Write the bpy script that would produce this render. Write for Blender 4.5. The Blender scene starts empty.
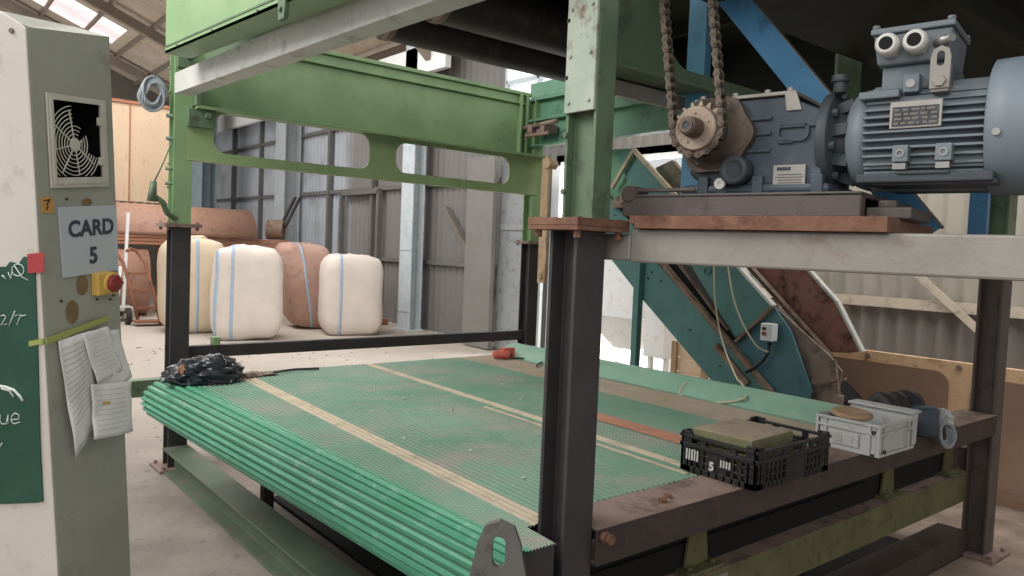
import bpy, bmesh, math, random
from mathutils import Vector, Matrix, noise
random.seed(7)
PI = math.pi
SC = bpy.context.scene
COL = SC.collection

# ------------------------------------------------------------------ camera
F, HD, PT, RO = 756.4, 0.8869, 0.0506, 0.0407
CAM = Vector((-1.496, -1.560, 1.6))
fw = Vector((math.cos(HD)*math.cos(PT), math.sin(HD)*math.cos(PT), -math.sin(PT)))
r0 = Vector((math.sin(HD), -math.cos(HD), 0)); u0 = r0.cross(fw)
RV = math.cos(RO)*r0 + math.sin(RO)*u0
UV = -math.sin(RO)*r0 + math.cos(RO)*u0
cd = bpy.data.cameras.new('camera'); cam = bpy.data.objects.new('camera', cd); COL.objects.link(cam)
cd.sensor_width = 36; cd.lens = F*36/1024; cd.clip_start = .02; cd.clip_end = 300
cam.matrix_world = Matrix(((RV.x, UV.x, -fw.x, CAM.x), (RV.y, UV.y, -fw.y, CAM.y), (RV.z, UV.z, -fw.z, CAM.z), (0, 0, 0, 1)))
SC.camera = cam

def on(u, v, **k):
    """measured point of the place: where the sight line meets a known plane of the building (x=, y= or z=)"""
    d = fw + (u-512)/F*RV - (v-288)/F*UV
    a, val = list(k.items())[0]
    i = 'xyz'.index(a)
    return CAM + d*((val-CAM[i])/d[i])

# ------------------------------------------------------------------ materials
def hx(h):
    h = h.lstrip('#'); c = [int(h[i:i+2], 16)/255 for i in (0, 2, 4)]
    c = [x/12.92 if x <= .04045 else ((x+.055)/1.055)**2.4 for x in c]
    l = .3*c[0]+.59*c[1]+.11*c[2]
    return tuple(l+(x-l)*SAT for x in c)+(1,)

SAT = .80
MATS = {}
def mat(name, a, b=None, scale=4, rough=.6, metal=0, spot=None, spot_amt=.35, spot_scale=9, bump=.1, bscale=60, stretch=(1, 1, 1), fine=None):
    if name in MATS: return MATS[name]
    m = bpy.data.materials.new(name); m.use_nodes = True
    nt = m.node_tree; N = nt.nodes; L = nt.links
    p = N['Principled BSDF']; p.inputs['Roughness'].default_value = rough; p.inputs['Metallic'].default_value = metal
    tc = N.new('ShaderNodeTexCoord'); mp = N.new('ShaderNodeMapping'); mp.inputs['Scale'].default_value = stretch
    L.new(tc.outputs['Object'], mp.inputs['Vector'])
    def nz(sc, det=5, ro=.6):
        n = N.new('ShaderNodeTexNoise'); n.inputs['Scale'].default_value = sc; n.inputs['Detail'].default_value = det; n.inputs['Roughness'].default_value = ro
        L.new(mp.outputs[0], n.inputs['Vector']); return n
    def ramp(src, lo, hi):
        r = N.new('ShaderNodeValToRGB'); r.color_ramp.elements[0].position = lo; r.color_ramp.elements[1].position = hi
        L.new(src.outputs['Fac'], r.inputs[0]); return r
    def mix(fac, ca, cb):
        x = N.new('ShaderNodeMix'); x.data_type = 'RGBA'
        L.new(fac, x.inputs[0])
        for s, c in ((6, ca), (7, cb)):
            if isinstance(c, tuple): x.inputs[s].default_value = c
            else: L.new(c, x.inputs[s])
        return x.outputs[2]
    if b is None: b = a
    c = mix(ramp(nz(scale), .35, .68).outputs[0], hx(a), hx(b))
    if spot:
        c = mix(ramp(nz(spot_scale, 8, .7), .62-spot_amt*.3, .80-spot_amt*.3).outputs[0], c, hx(spot))
    if fine:
        c = mix(ramp(nz(90, 3), .55, .75).outputs[0], c, hx(fine))
    L.new(c, p.inputs['Base Color'])
    if bump:
        bn = N.new('ShaderNodeBump'); bn.inputs['Strength'].default_value = bump; bn.inputs['Distance'].default_value = .01
        L.new(nz(bscale, 4).outputs['Fac'], bn.inputs['Height']); L.new(bn.outputs[0], p.inputs['Normal'])
    MATS[name] = m
    return m

M = dict(
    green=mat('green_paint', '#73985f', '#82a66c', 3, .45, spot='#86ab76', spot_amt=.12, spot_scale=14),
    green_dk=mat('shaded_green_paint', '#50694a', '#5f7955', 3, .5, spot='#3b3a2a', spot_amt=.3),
    green_lt=mat('pale_worn_green_paint', '#8ea08a', '#a6b09c', 6, .6, spot='#6b4128', spot_amt=.3, spot_scale=16),
    green_far=mat('blue_green_paint', '#4f8a68', '#62997a', 3, .5, spot='#3c5a44', spot_amt=.2),
    olive=mat('olive_paint', '#5c5c2c', '#686736', 4, .7, spot='#463f2e', spot_amt=.4),
    deck=mat('shaded_green_underside', '#1a1f15', '#22281a', 2, .8, spot='#151310', spot_amt=.4),  # green kept this dark so the upper level stays in shade
    dark=mat('blackened_steel', '#383536', '#454041', 5, .5, .15, spot='#4a3a33', spot_amt=.25),
    dark_brown=mat('rust_darkened_steel', '#3a2f2d', '#463836', 5, .6, .1, spot='#5b4238', spot_amt=.35),
    rail=mat('dusty_brown_steel', '#84695c', '#937a6c', 6, .75, spot='#4b3a34', spot_amt=.4),
    rust=mat('orange_rust', '#724a34', '#8a5d42', 10, .85, spot='#5a3320', spot_amt=.45, bump=.3),
    galv=mat('galvanised_steel', '#8c857d', '#9b948b', 5, .5, .3, spot='#86715e', spot_amt=.2, stretch=(1, 1, 1)),
    galv_hi=mat('pale_galvanised_steel', '#bcbcb6', '#c9c8c2', 4, .55, .2, spot='#8d8c85', spot_amt=.3),
    black=mat('roller_rubber', '#1d1a1c', '#292427', 3, .55, spot='#4a3d36', spot_amt=.2),
    void=mat('shade_and_ink_black', '#0a0908', '#0d0c0a', 3, .9, bump=0),  # near-black in place of shade; also the black print on the sticker
    cab_grey=mat('cabinet_grey_paint', '#9b9a8c', '#a5a497', 3, .5, spot='#8a8472', spot_amt=.2, bump=.03),
    cab_cream=mat('cabinet_cream_paint', '#cdc3b6', '#d6cdc2', 3, .6, spot='#b9ad9d', spot_amt=.2, bump=.03),
    white_pl=mat('cream_plastic', '#c9c4b5', '#bdb7a6', 8, .5, bump=0),
    chalk=mat('chalkboard_green', '#0f4a37', '#15543f', 6, .6, spot='#1c5f49', spot_amt=.25, bump=.05),
    chalk_w=mat('chalk_white', '#d6dcd8', '#c6d0cb', 30, .9, bump=0),
    red=mat('red_tape', '#b3222a', '#c02c33', 8, .6, bump=0),
    sign=mat('sign_plate_grey', '#b3bcc2', '#bdc5ca', 4, .4, bump=0),
    ink=mat('slate_ink', '#33374a', '#3b3f52', 10, .6, bump=0),
    yellow=mat('yellow_plastic', '#d9a512', '#e0af1d', 10, .45, bump=0),
    switch_red=mat('red_plastic', '#8e1a18', '#a02220', 10, .4, bump=0),
    orange=mat('orange_sticker', '#c98a1e', '#d0932a', 10, .6, bump=0),
    stain=mat('brown_glue_stain', '#8b6f3f', '#7a5f35', 20, .9, bump=0),
    paper=mat('paper', '#dedbd6', '#e8e5e1', 6, .8, spot='#cbc8c3', spot_amt=.2, bump=.05),
    print_=mat('grey_print', '#8f8f90', '#9b9b9b', 10, .8, bump=0),
    tape=mat('yellow_green_tape', '#9aa43a', '#aab04a', 10, .6, bump=0),
    belt=mat('dusty_green_slats', '#54876c', '#70977f', 1.6, .7, spot='#8e8b7c', spot_amt=.5, spot_scale=2.2, bump=.15, fine='#7b8a78'),
    nose=mat('clean_green_slats', '#2c8c66', '#3c9673', 3, .45, spot='#79a890', spot_amt=.2, spot_scale=12, bump=.05),
    groove=mat('shaded_slat_groove', '#46604f', '#536c5d', 3, .9, bump=0),  # shade between the slats deepened by a darker colour
    pale=mat('pale_wooden_slats', '#b8a689', '#c4b394', 8, .8, spot='#8f8a72', spot_amt=.3),
    tan=mat('dusty_tan_slats', '#9d8a72', '#ab9880', 3, .85, spot='#7c8a72', spot_amt=.3),
    orange_w=mat('orange_brown_slats', '#b5704c', '#c07f5a', 5, .8, spot='#8f7058', spot_amt=.25),
    lip=mat('light_green_cover', '#6fa487', '#7fb094', 3, .6, spot='#9ab59c', spot_amt=.2),
    blue=mat('blue_paint', '#3385ba', '#3f92c6', 5, .5, spot='#23577c', spot_amt=.25),
    blue_gr=mat('blue_teal_paint', '#2b7392', '#35809c', 5, .5, spot='#23577c', spot_amt=.25),
    motor=mat('motor_grey_paint', '#66727a', '#717d84', 6, .5, spot='#6e7574', spot_amt=.2, bump=.05),
    fan=mat('fan_cover_grey_paint', '#6d7a86', '#788590', 4, .5, spot='#7a7672', spot_amt=.2, bump=.04),
    motor_dk=mat('dark_motor_paint', '#343c42', '#3d454b', 6, .55, bump=.05),
    gear=mat('slate_blue_paint', '#35424e', '#3f4d59', 5, .45, spot='#5a6470', spot_amt=.2, bump=.05),
    flange=mat('greasy_brown_steel', '#5d4d41', '#6f5d4e', 8, .5, .4, spot='#3b2e25', spot_amt=.4),
    sprock=mat('worn_sprocket_steel', '#8f7a66', '#a08b78', 10, .45, .5, spot='#5a4638', spot_amt=.3),
    chain=mat('greasy_chain_steel', '#5a4c40', '#6a5b4d', 20, .5, .5, spot='#332a24', spot_amt=.4, spot_scale=30),
    bolt=mat('bolt_steel', '#8c8a86', '#9b9994', 20, .4, .6, bump=0),
    plate=mat('name_plate_metal', '#9c968c', '#a8a298', 20, .4, .3, bump=0),
    plate_dk=mat('dark_name_plate', '#2c2f33', '#4b4e52', 40, .5, .2, bump=0),
    base=mat('brown_grey_steel', '#564a46', '#61544f', 6, .7, spot='#40342f', spot_amt=.3),
    gland=mat('white_plastic', '#c3c0b8', '#cfccc4', 10, .5, bump=0),
    teal=mat('teal_paint', '#3f7874', '#4a837d', 2.5, .5, spot='#356560', spot_amt=.25),
    teal_b=mat('blue_teal_panel_paint', '#376a7a', '#44787e', 2.5, .5, spot='#3a5f66', spot_amt=.3),
    rustplate=mat('dark_red_rusted_plate', '#93594a', '#a56c58', 4, .75, spot='#4a2a22', spot_amt=.45),
    rustbar=mat('rusty_angle_steel', '#7b6250', '#8d7460', 10, .8, spot='#553525', spot_amt=.4),
    fluff=mat('wool_dust', '#8a7466', '#9c8678', 12, 1, spot='#5d4a40', spot_amt=.4, bump=.6),
    whitebox=mat('white_enclosure_plastic', '#cfd2cf', '#d8dad8', 10, .5, bump=0),
    cable=mat('beige_cable', '#b9ab88', '#c2b592', 10, .6, bump=0),
    cable_b=mat('black_cable', '#1c1c1e', '#242426', 10, .5, bump=0),
    cable_g=mat('grey_cable', '#8b949c', '#98a0a7', 10, .6, bump=0),
    copper=mat('brown_sheet', '#97755c', '#a58166', 1.5, .45, .1, spot='#93704f', spot_amt=.3, bump=.03),
    chip=mat('tan_board', '#e2b582', '#ecc08d', 3, .6, spot='#b08558', spot_amt=.3, fine='#b98f5e'),
    crate=mat('black_crate_plastic', '#161517', '#1f1d1f', 10, .5, spot='#38332f', spot_amt=.25, bump=.03),
    foam=mat('olive_green_foam', '#6a6843', '#76734d', 8, .95, spot='#7d7250', spot_amt=.25, bump=.4),
    foam_top=mat('dusty_foam_top', '#94826a', '#a08e76', 6, .95, spot='#7a7054', spot_amt=.3, bump=.4),
    wcrate=mat('white_crate_plastic', '#b4b5b2', '#bfc0be', 8, .6, spot='#8f8d88', spot_amt=.3),
    smotor=mat('dark_blue_motor_paint', '#2b3d4c', '#34495a', 8, .5, spot='#1d242b', spot_amt=.3),
    bag=mat('black_bin_bag', '#23262b', '#353a42', 20, .28, bump=.3, bscale=25),
    brownbag=mat('brown_scrap', '#8a5a3a', '#9a6a48', 20, .7, bump=.3),
    bale_w=mat('white_woven_sack', '#d2c6ba', '#dccfc4', 3, .85, spot='#cdbfae', spot_amt=.2, bump=.25, bscale=120),
    bale_c=mat('cream_woven_sack', '#d2bb98', '#dcc8a8', 3, .85, spot='#cbb08a', spot_amt=.2, bump=.25, bscale=120),
    bale_p=mat('pink_brown_woven_sack', '#b48a77', '#c09683', 3, .85, spot='#9a7260', spot_amt=.3, bump=.25, bscale=120),
    strap=mat('pale_blue_strap', '#98b2d0', '#a6bcd4', 10, .6, bump=0),
    drum=mat('brown_drum_sheet', '#a4765c', '#b0826a', 1.5, .6, spot='#8d6049', spot_amt=.35),
    plank=mat('orange_timber', '#b3704a', '#c07e56', 6, .75, spot='#8f5437', spot_amt=.35, stretch=(.3, 3, 3)),
    ply=mat('plywood', '#d8b791', '#e2c39d', 2, .65, spot='#c79e70', spot_amt=.25, stretch=(1, 1, .3)),
    wood=mat('rough_timber', '#a5825c', '#b48f68', 6, .8, spot='#7d5f42', spot_amt=.3),
    truck=mat('rusty_orange_steel', '#8e5236', '#a0623f', 8, .7, spot='#54382b', spot_amt=.3),
    tyre=mat('tyre_rubber', '#2b2826', '#383431', 8, .8),
    wcol=mat('pale_blue_steel_paint', '#b6c4ca', '#c2ced3', 3, .6, spot='#9aa4a6', spot_amt=.25),
    gcol=mat('blue_grey_steel_paint', '#7f94a0', '#8fa2ac', 3, .6, spot='#6a7881', spot_amt=.25),
    post=mat('grey_brown_steel_post', '#6c655d', '#777067', 3, .6, spot='#665e56', spot_amt=.3),
    girt=mat('grey_girt', '#65635f', '#706e6a', 4, .7),
    girt_l=mat('pale_timber_girt', '#c0b09b', '#cabba6', 4, .8, spot='#94866f', spot_amt=.3),
    leaf=mat('grey_door_sheet', '#828788', '#8d9192', 1.5, .5, spot='#5d6062', spot_amt=.3),
    leaf_b=mat('brown_grey_door_sheet', '#74726d', '#7f7d78', 1.5, .6, spot='#766e66', spot_amt=.3),
    roof=mat('fibre_cement_sheet', '#b5a38e', '#c2b19c', 1.5, .9, spot='#9c8b76', spot_amt=.35),
    purlin=mat('dark_roof_steel', '#857767', '#918372', 3, .8),
    white=mat('white_paint', '#e6e8e8', '#eef0f0', 3, .6, spot='#d8d6d0', spot_amt=.2),
    hopper=mat('white_hopper_paint', '#dfe2e0', '#e8eae8', 3, .6, spot='#c6c2ba', spot_amt=.25),
    pink=mat('orange_plug_plastic', '#c2462a', '#cc5032', 10, .5, bump=0),
    tanlever=mat('tan_painted_lever', '#b5946a', '#c0a077', 6, .6, spot='#7f6040', spot_amt=.35),
    lug=mat('scuffed_plate_steel', '#6a6764', '#7c7975', 6, .5, .4, spot='#4b4745', spot_amt=.35),
    debris=mat('litter', '#9a8f82', '#b5aba0', 20, .9, bump=0),
)

def floor_mat():
    m = bpy.data.materials.new('dusty_concrete'); m.use_nodes = True
    nt = m.node_tree; N = nt.nodes; L = nt.links; p = N['Principled BSDF']; p.inputs['Roughness'].default_value = .85
    tc = N.new('ShaderNodeTexCoord')
    def nz(s, d=6):
        n = N.new('ShaderNodeTexNoise'); n.inputs['Scale'].default_value = s; n.inputs['Detail'].default_value = d
        L.new(tc.outputs['Object'], n.inputs['Vector']); return n
    def rp(n, lo, hi, a, b):
        r = N.new('ShaderNodeValToRGB'); r.color_ramp.elements[0].position = lo; r.color_ramp.elements[1].position = hi
        r.color_ramp.elements[0].color = hx(a); r.color_ramp.elements[1].color = hx(b); L.new(n, r.inputs[0]); return r
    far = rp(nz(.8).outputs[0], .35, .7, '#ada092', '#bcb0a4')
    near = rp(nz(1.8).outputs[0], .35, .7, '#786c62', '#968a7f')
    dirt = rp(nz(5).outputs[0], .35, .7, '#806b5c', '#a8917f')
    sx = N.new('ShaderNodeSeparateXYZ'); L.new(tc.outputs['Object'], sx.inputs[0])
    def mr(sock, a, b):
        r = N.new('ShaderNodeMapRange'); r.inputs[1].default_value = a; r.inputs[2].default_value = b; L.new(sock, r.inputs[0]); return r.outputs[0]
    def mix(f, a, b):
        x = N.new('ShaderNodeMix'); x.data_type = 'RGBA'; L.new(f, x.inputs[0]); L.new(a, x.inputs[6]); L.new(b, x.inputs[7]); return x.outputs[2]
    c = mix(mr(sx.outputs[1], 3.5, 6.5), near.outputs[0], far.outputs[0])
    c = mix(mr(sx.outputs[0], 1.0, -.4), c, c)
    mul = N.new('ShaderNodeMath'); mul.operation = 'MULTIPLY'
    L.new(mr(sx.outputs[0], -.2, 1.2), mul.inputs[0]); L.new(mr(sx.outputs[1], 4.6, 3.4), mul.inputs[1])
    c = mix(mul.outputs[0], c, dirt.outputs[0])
    sp = rp(nz(14, 8).outputs[0], .60, .72, '#000000', '#ffffff')
    dk = N.new('ShaderNodeRGB'); dk.outputs[0].default_value = hx('#5e5247')
    sm = N.new('ShaderNodeMath'); sm.operation = 'MULTIPLY'; sm.inputs[1].default_value = .55; L.new(sp.outputs[0], sm.inputs[0])
    c = mix(sm.outputs[0], c, dk.outputs[0])
    L.new(c, p.inputs['Base Color'])
    b = N.new('ShaderNodeBump'); b.inputs['Strength'].default_value = .25; b.inputs['Distance'].default_value = .02
    L.new(nz(25).outputs[0], b.inputs['Height']); L.new(b.outputs[0], p.inputs['Normal'])
    return m

def wall_mat():
    m = bpy.data.materials.new('corrugated_sheet'); m.use_nodes = True
    nt = m.node_tree; N = nt.nodes; L = nt.links; p = N['Principled BSDF']; p.inputs['Roughness'].default_value = .6
    tc = N.new('ShaderNodeTexCoord'); sx = N.new('ShaderNodeSeparateXYZ'); L.new(tc.outputs['Object'], sx.inputs[0])
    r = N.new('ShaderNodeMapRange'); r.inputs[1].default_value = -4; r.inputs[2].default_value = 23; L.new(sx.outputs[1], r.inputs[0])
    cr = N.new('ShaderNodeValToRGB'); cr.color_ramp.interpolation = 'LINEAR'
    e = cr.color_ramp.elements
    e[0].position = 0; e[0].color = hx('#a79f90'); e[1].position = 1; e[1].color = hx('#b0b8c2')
    for pos, c in ((.28, '#a79f90'), (.40, '#706d6a'), (.66, '#7e7b79'), (.68, '#a3abb5')):  # far bays lighter and bluer, the daylight on them put into the colour
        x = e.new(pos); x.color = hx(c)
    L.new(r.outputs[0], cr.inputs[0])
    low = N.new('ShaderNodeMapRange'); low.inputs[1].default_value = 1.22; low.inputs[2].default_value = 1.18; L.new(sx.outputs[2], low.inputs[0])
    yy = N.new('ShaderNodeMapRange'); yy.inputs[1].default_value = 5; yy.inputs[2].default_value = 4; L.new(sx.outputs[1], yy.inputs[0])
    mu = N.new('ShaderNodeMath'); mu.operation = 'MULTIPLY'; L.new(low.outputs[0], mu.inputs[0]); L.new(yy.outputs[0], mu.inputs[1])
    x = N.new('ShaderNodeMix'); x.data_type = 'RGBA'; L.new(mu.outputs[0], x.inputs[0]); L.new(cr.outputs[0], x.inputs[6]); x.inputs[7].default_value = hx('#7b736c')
    n = N.new('ShaderNodeTexNoise'); n.inputs['Scale'].default_value = 1.3; n.inputs['Detail'].default_value = 7; L.new(tc.outputs['Object'], n.inputs['Vector'])
    rr = N.new('ShaderNodeValToRGB'); rr.color_ramp.elements[0].position = .5; rr.color_ramp.elements[1].position = .75; L.new(n.outputs[0], rr.inputs[0])
    hf = N.new('ShaderNodeMath'); hf.operation = 'MULTIPLY'; hf.inputs[1].default_value = .5; L.new(rr.outputs[0], hf.inputs[0])
    y = N.new('ShaderNodeMix'); y.data_type = 'RGBA'; L.new(hf.outputs[0], y.inputs[0]); L.new(x.outputs[2], y.inputs[6]); y.inputs[7].default_value = hx('#67605a')
    L.new(y.outputs[2], p.inputs['Base Color'])
    return m

def glass_mat():
    m = bpy.data.materials.new('dusty_glass'); m.use_nodes = True
    nt = m.node_tree; N = nt.nodes; L = nt.links
    for n in list(N): N.remove(n)
    o = N.new('ShaderNodeOutputMaterial'); t = N.new('ShaderNodeBsdfTranslucent'); tr = N.new('ShaderNodeBsdfTransparent'); g = N.new('ShaderNodeBsdfGlossy')
    t.inputs[0].default_value = (.9, .93, .95, 1); tr.inputs[0].default_value = (.95, .97, 1, 1); g.inputs[1].default_value = .15
    a = N.new('ShaderNodeMixShader'); a.inputs[0].default_value = .3; L.new(tr.outputs[0], a.inputs[1]); L.new(t.outputs[0], a.inputs[2])
    b = N.new('ShaderNodeMixShader'); b.inputs[0].default_value = .06; L.new(a.outputs[0], b.inputs[1]); L.new(g.outputs[0], b.inputs[2]); L.new(b.outputs[0], o.inputs[0])
    return m

def skylight_mat():
    m = bpy.data.materials.new('translucent_roof_sheet'); m.use_nodes = True
    nt = m.node_tree; N = nt.nodes; L = nt.links; p = N['Principled BSDF']
    w = N.new('ShaderNodeTexWave'); w.inputs['Scale'].default_value = 1.6; w.inputs['Distortion'].default_value = 1.5; w.bands_direction = 'Y'
    tc = N.new('ShaderNodeTexCoord'); L.new(tc.outputs['Object'], w.inputs['Vector'])
    r = N.new('ShaderNodeValToRGB'); r.color_ramp.elements[0].color = hx('#c8a8ac'); r.color_ramp.elements[1].color = hx('#f2eef0')
    r.color_ramp.elements[0].position = .05; r.color_ramp.elements[1].position = .5
    L.new(w.outputs[0], r.inputs[0]); L.new(r.outputs[0], p.inputs['Base Color']); L.new(r.outputs[0], p.inputs['Emission Color'])
    p.inputs['Emission Strength'].default_value = .9
    return m

# ------------------------------------------------------------------ mesh builder
class MB:
    def __init__(s, m=None):
        s.v = []; s.f = []; s.mi = []; s.sm = []; s.m = m or Matrix(); s.cur = 0
    def add(s, vs, fs, smooth=False):
        o = len(s.v); s.v += [s.m @ Vector(v) for v in vs]
        for f in fs: s.f.append([i+o for i in f]); s.mi.append(s.cur); s.sm.append(smooth)
        return s
    def box(s, x0, y0, z0, x1, y1, z1, rot=None):
        vs = [(x, y, z) for x in (x0, x1) for y in (y0, y1) for z in (z0, z1)]
        if rot:
            c = Vector(((x0+x1)/2, (y0+y1)/2, (z0+z1)/2)); vs = [c+rot@(Vector(v)-c) for v in vs]
        return s.add(vs, [(0, 1, 3, 2), (4, 6, 7, 5), (0, 4, 5, 1), (2, 3, 7, 6), (0, 2, 6, 4), (1, 5, 7, 3)])
    def ext(s, poly, d, cap=True):
        """polygon of 3D points, extruded by vector d"""
        d = Vector(d); n = len(poly); a = [Vector(p) for p in poly]; vs = a+[p+d for p in a]
        fs = [(i, (i+1) % n, n+(i+1) % n, n+i) for i in range(n)]
        if cap: fs += [tuple(reversed(range(n))), tuple(range(n, 2*n))]
        return s.add(vs, fs)
    def bar(s, a, b, w, h, up=(0, 0, 1)):
        """square bar a->b, w sideways, h along up, centred"""
        a, b = Vector(a), Vector(b); t = (b-a).normalized(); up = Vector(up); sd = t.cross(up).normalized(); u = sd.cross(t).normalized()
        q = [sd*(w/2*i)+u*(h/2*j) for i, j in ((-1, -1), (1, -1), (1, 1), (-1, 1))]
        return s.ext([a+k for k in q], b-a)
    def prof(s, a, b, pts, side, up):
        """profile pts (side,up) swept from a to b"""
        a, b = Vector(a), Vector(b); side = Vector(side).normalized(); up = Vector(up).normalized()
        return s.ext([a+side*p+up*q for p, q in pts], b-a)
    def cyl(s, a, b, r, r2=None, n=20, cap=True, smooth=True):
        a, b = Vector(a), Vector(b); t = (b-a).normalized(); k = Vector((0, 0, 1)) if abs(t.z) < .9 else Vector((1, 0, 0))
        e1 = t.cross(k).normalized(); e2 = t.cross(e1); r2 = r if r2 is None else r2
        vs = [a+(e1*math.cos(2*PI*i/n)+e2*math.sin(2*PI*i/n))*r for i in range(n)]+[b+(e1*math.cos(2*PI*i/n)+e2*math.sin(2*PI*i/n))*r2 for i in range(n)]
        s.add(vs, [(i, (i+1) % n, n+(i+1) % n, n+i) for i in range(n)], smooth)
        if cap: o = len(s.v)-2*n; s.f += [[o+i for i in reversed(range(n))], [o+n+i for i in range(n)]]; s.mi += [s.cur]*2; s.sm += [False]*2
        return s
    def ring(s, a, b, r, ri, n=28):
        """tube with hole"""
        a, b = Vector(a), Vector(b); t = (b-a).normalized(); k = Vector((0, 0, 1)) if abs(t.z) < .9 else Vector((1, 0, 0))
        e1 = t.cross(k).normalized(); e2 = t.cross(e1)
        vs = [p+(e1*math.cos(2*PI*i/n)+e2*math.sin(2*PI*i/n))*q for p, q in ((a, r), (b, r), (b, ri), (a, ri)) for i in range(n)]
        return s.add(vs, [(j*n+i, j*n+(i+1) % n, ((j+1) % 4)*n+(i+1) % n, ((j+1) % 4)*n+i) for j in range(4) for i in range(n)])
    def tube(s, pts, r, n=8, closed=False):
        pts = [Vector(p) for p in pts]; N = len(pts); rings = []; e = None
        for i, p in enumerate(pts):
            if closed: t = pts[(i+1) % N]-pts[i-1]
            else: t = pts[min(i+1, N-1)]-pts[max(i-1, 0)]
            t = t.normalized() if t.length > 1e-9 else Vector((0, 0, 1))
            if e is None: e = t.cross(Vector((0, 0, 1)) if abs(t.z) < .9 else Vector((1, 0, 0))).normalized()
            e = (e-t*e.dot(t)).normalized(); g = t.cross(e)
            rr = r[i] if isinstance(r, (list, tuple)) else r
            rings.append([p+(e*math.cos(2*PI*k/n)+g*math.sin(2*PI*k/n))*rr for k in range(n)])
        vs = [v for q in rings for v in q]
        fs = [(i*n+k, i*n+(k+1) % n, ((i+1) % N)*n+(k+1) % n, ((i+1) % N)*n+k) for i in range(N if closed else N-1) for k in range(n)]
        s.add(vs, fs, True)
        if not closed:
            o = len(s.v)-N*n; s.f += [[o+i for i in reversed(range(n))], [o+(N-1)*n+i for i in range(n)]]; s.mi += [s.cur]*2; s.sm += [False]*2
        return s
    def lathe(s, a, axis, prof, n=28, smooth=True):
        """prof list of (distance along axis, radius)"""
        a = Vector(a); t = Vector(axis).normalized(); k = Vector((0, 0, 1)) if abs(t.z) < .9 else Vector((1, 0, 0))
        e1 = t.cross(k).normalized(); e2 = t.cross(e1); m = len(prof)
        vs = [a+t*d+(e1*math.cos(2*PI*i/n)+e2*math.sin(2*PI*i/n))*r for d, r in prof for i in range(n)]
        s.add(vs, [(j*n+i, j*n+(i+1) % n, (j+1)*n+(i+1) % n, (j+1)*n+i) for j in range(m-1) for i in range(n)], smooth)
        o = len(s.v)-m*n; s.f += [[o+i for i in reversed(range(n))], [o+(m-1)*n+i for i in range(n)]]; s.mi += [s.cur]*2; s.sm += [False]*2
        return s
    def plate(s, outer, holes, o, ex, ey, th):
        """flat plate with holes; outlines in (a,b) laid on origin o with axes ex,ey; thickness th along ex x ey"""
        cu = bpy.data.curves.new('tmp', 'CURVE'); cu.dimensions = '2D'; cu.fill_mode = 'BOTH'; cu.extrude = abs(th)/2
        for pl in [outer]+holes:
            sp = cu.splines.new('POLY'); sp.points.add(len(pl)-1); sp.use_cyclic_u = True
            for q, (a, b) in zip(sp.points, pl): q.co = (a, b, 0, 1)
        ob = bpy.data.objects.new('tmp', cu); COL.objects.link(ob)
        dg = bpy.context.evaluated_depsgraph_get(); me = bpy.data.meshes.new_from_object(ob.evaluated_get(dg))
        o, ex, ey = Vector(o), Vector(ex).normalized(), Vector(ey).normalized(); ez = ex.cross(ey)
        s.add([o+ex*v.co.x+ey*v.co.y+ez*(v.co.z+th/2) for v in me.vertices], [tuple(p.vertices) for p in me.polygons])
        bpy.data.objects.remove(ob); bpy.data.curves.remove(cu); bpy.data.meshes.remove(me)
        return s
    def text(s, body, size, o, ex, ey, th=.001, bold=0):
        cu = bpy.data.curves.new('tmp', 'FONT'); cu.body = body; cu.size = size; cu.extrude = th; cu.offset = bold; cu.align_x = 'CENTER'
        ob = bpy.data.objects.new('tmp', cu); COL.objects.link(ob)
        dg = bpy.context.evaluated_depsgraph_get(); me = bpy.data.meshes.new_from_object(ob.evaluated_get(dg))
        o, ex, ey = Vector(o), Vector(ex).normalized(), Vector(ey).normalized(); ez = ex.cross(ey)
        s.add([o+ex*v.co.x+ey*v.co.y+ez*v.co.z for v in me.vertices], [tuple(p.vertices) for p in me.polygons])
        bpy.data.objects.remove(ob); bpy.data.curves.remove(cu); bpy.data.meshes.remove(me)
        return s
    def bolts(s, pts, axis, r=.01, h=.008):
        axis = Vector(axis)
        for p in pts: s.cyl(Vector(p), Vector(p)+axis*h, r, n=6, smooth=False)
        return s

def rrect(x0, y0, x1, y1, r, n=5):
    out = []
    for cx, cy, a0 in ((x1-r, y1-r, 0), (x0+r, y1-r, 90), (x0+r, y0+r, 180), (x1-r, y0+r, 270)):
        for i in range(n+1):
            a = math.radians(a0+90*i/n); out.append((cx+r*math.cos(a), cy+r*math.sin(a)))
    return out
def circ(cx, cy, r, n=16): return [(cx+r*math.cos(2*PI*i/n), cy+r*math.sin(2*PI*i/n)) for i in range(n)]

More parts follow.
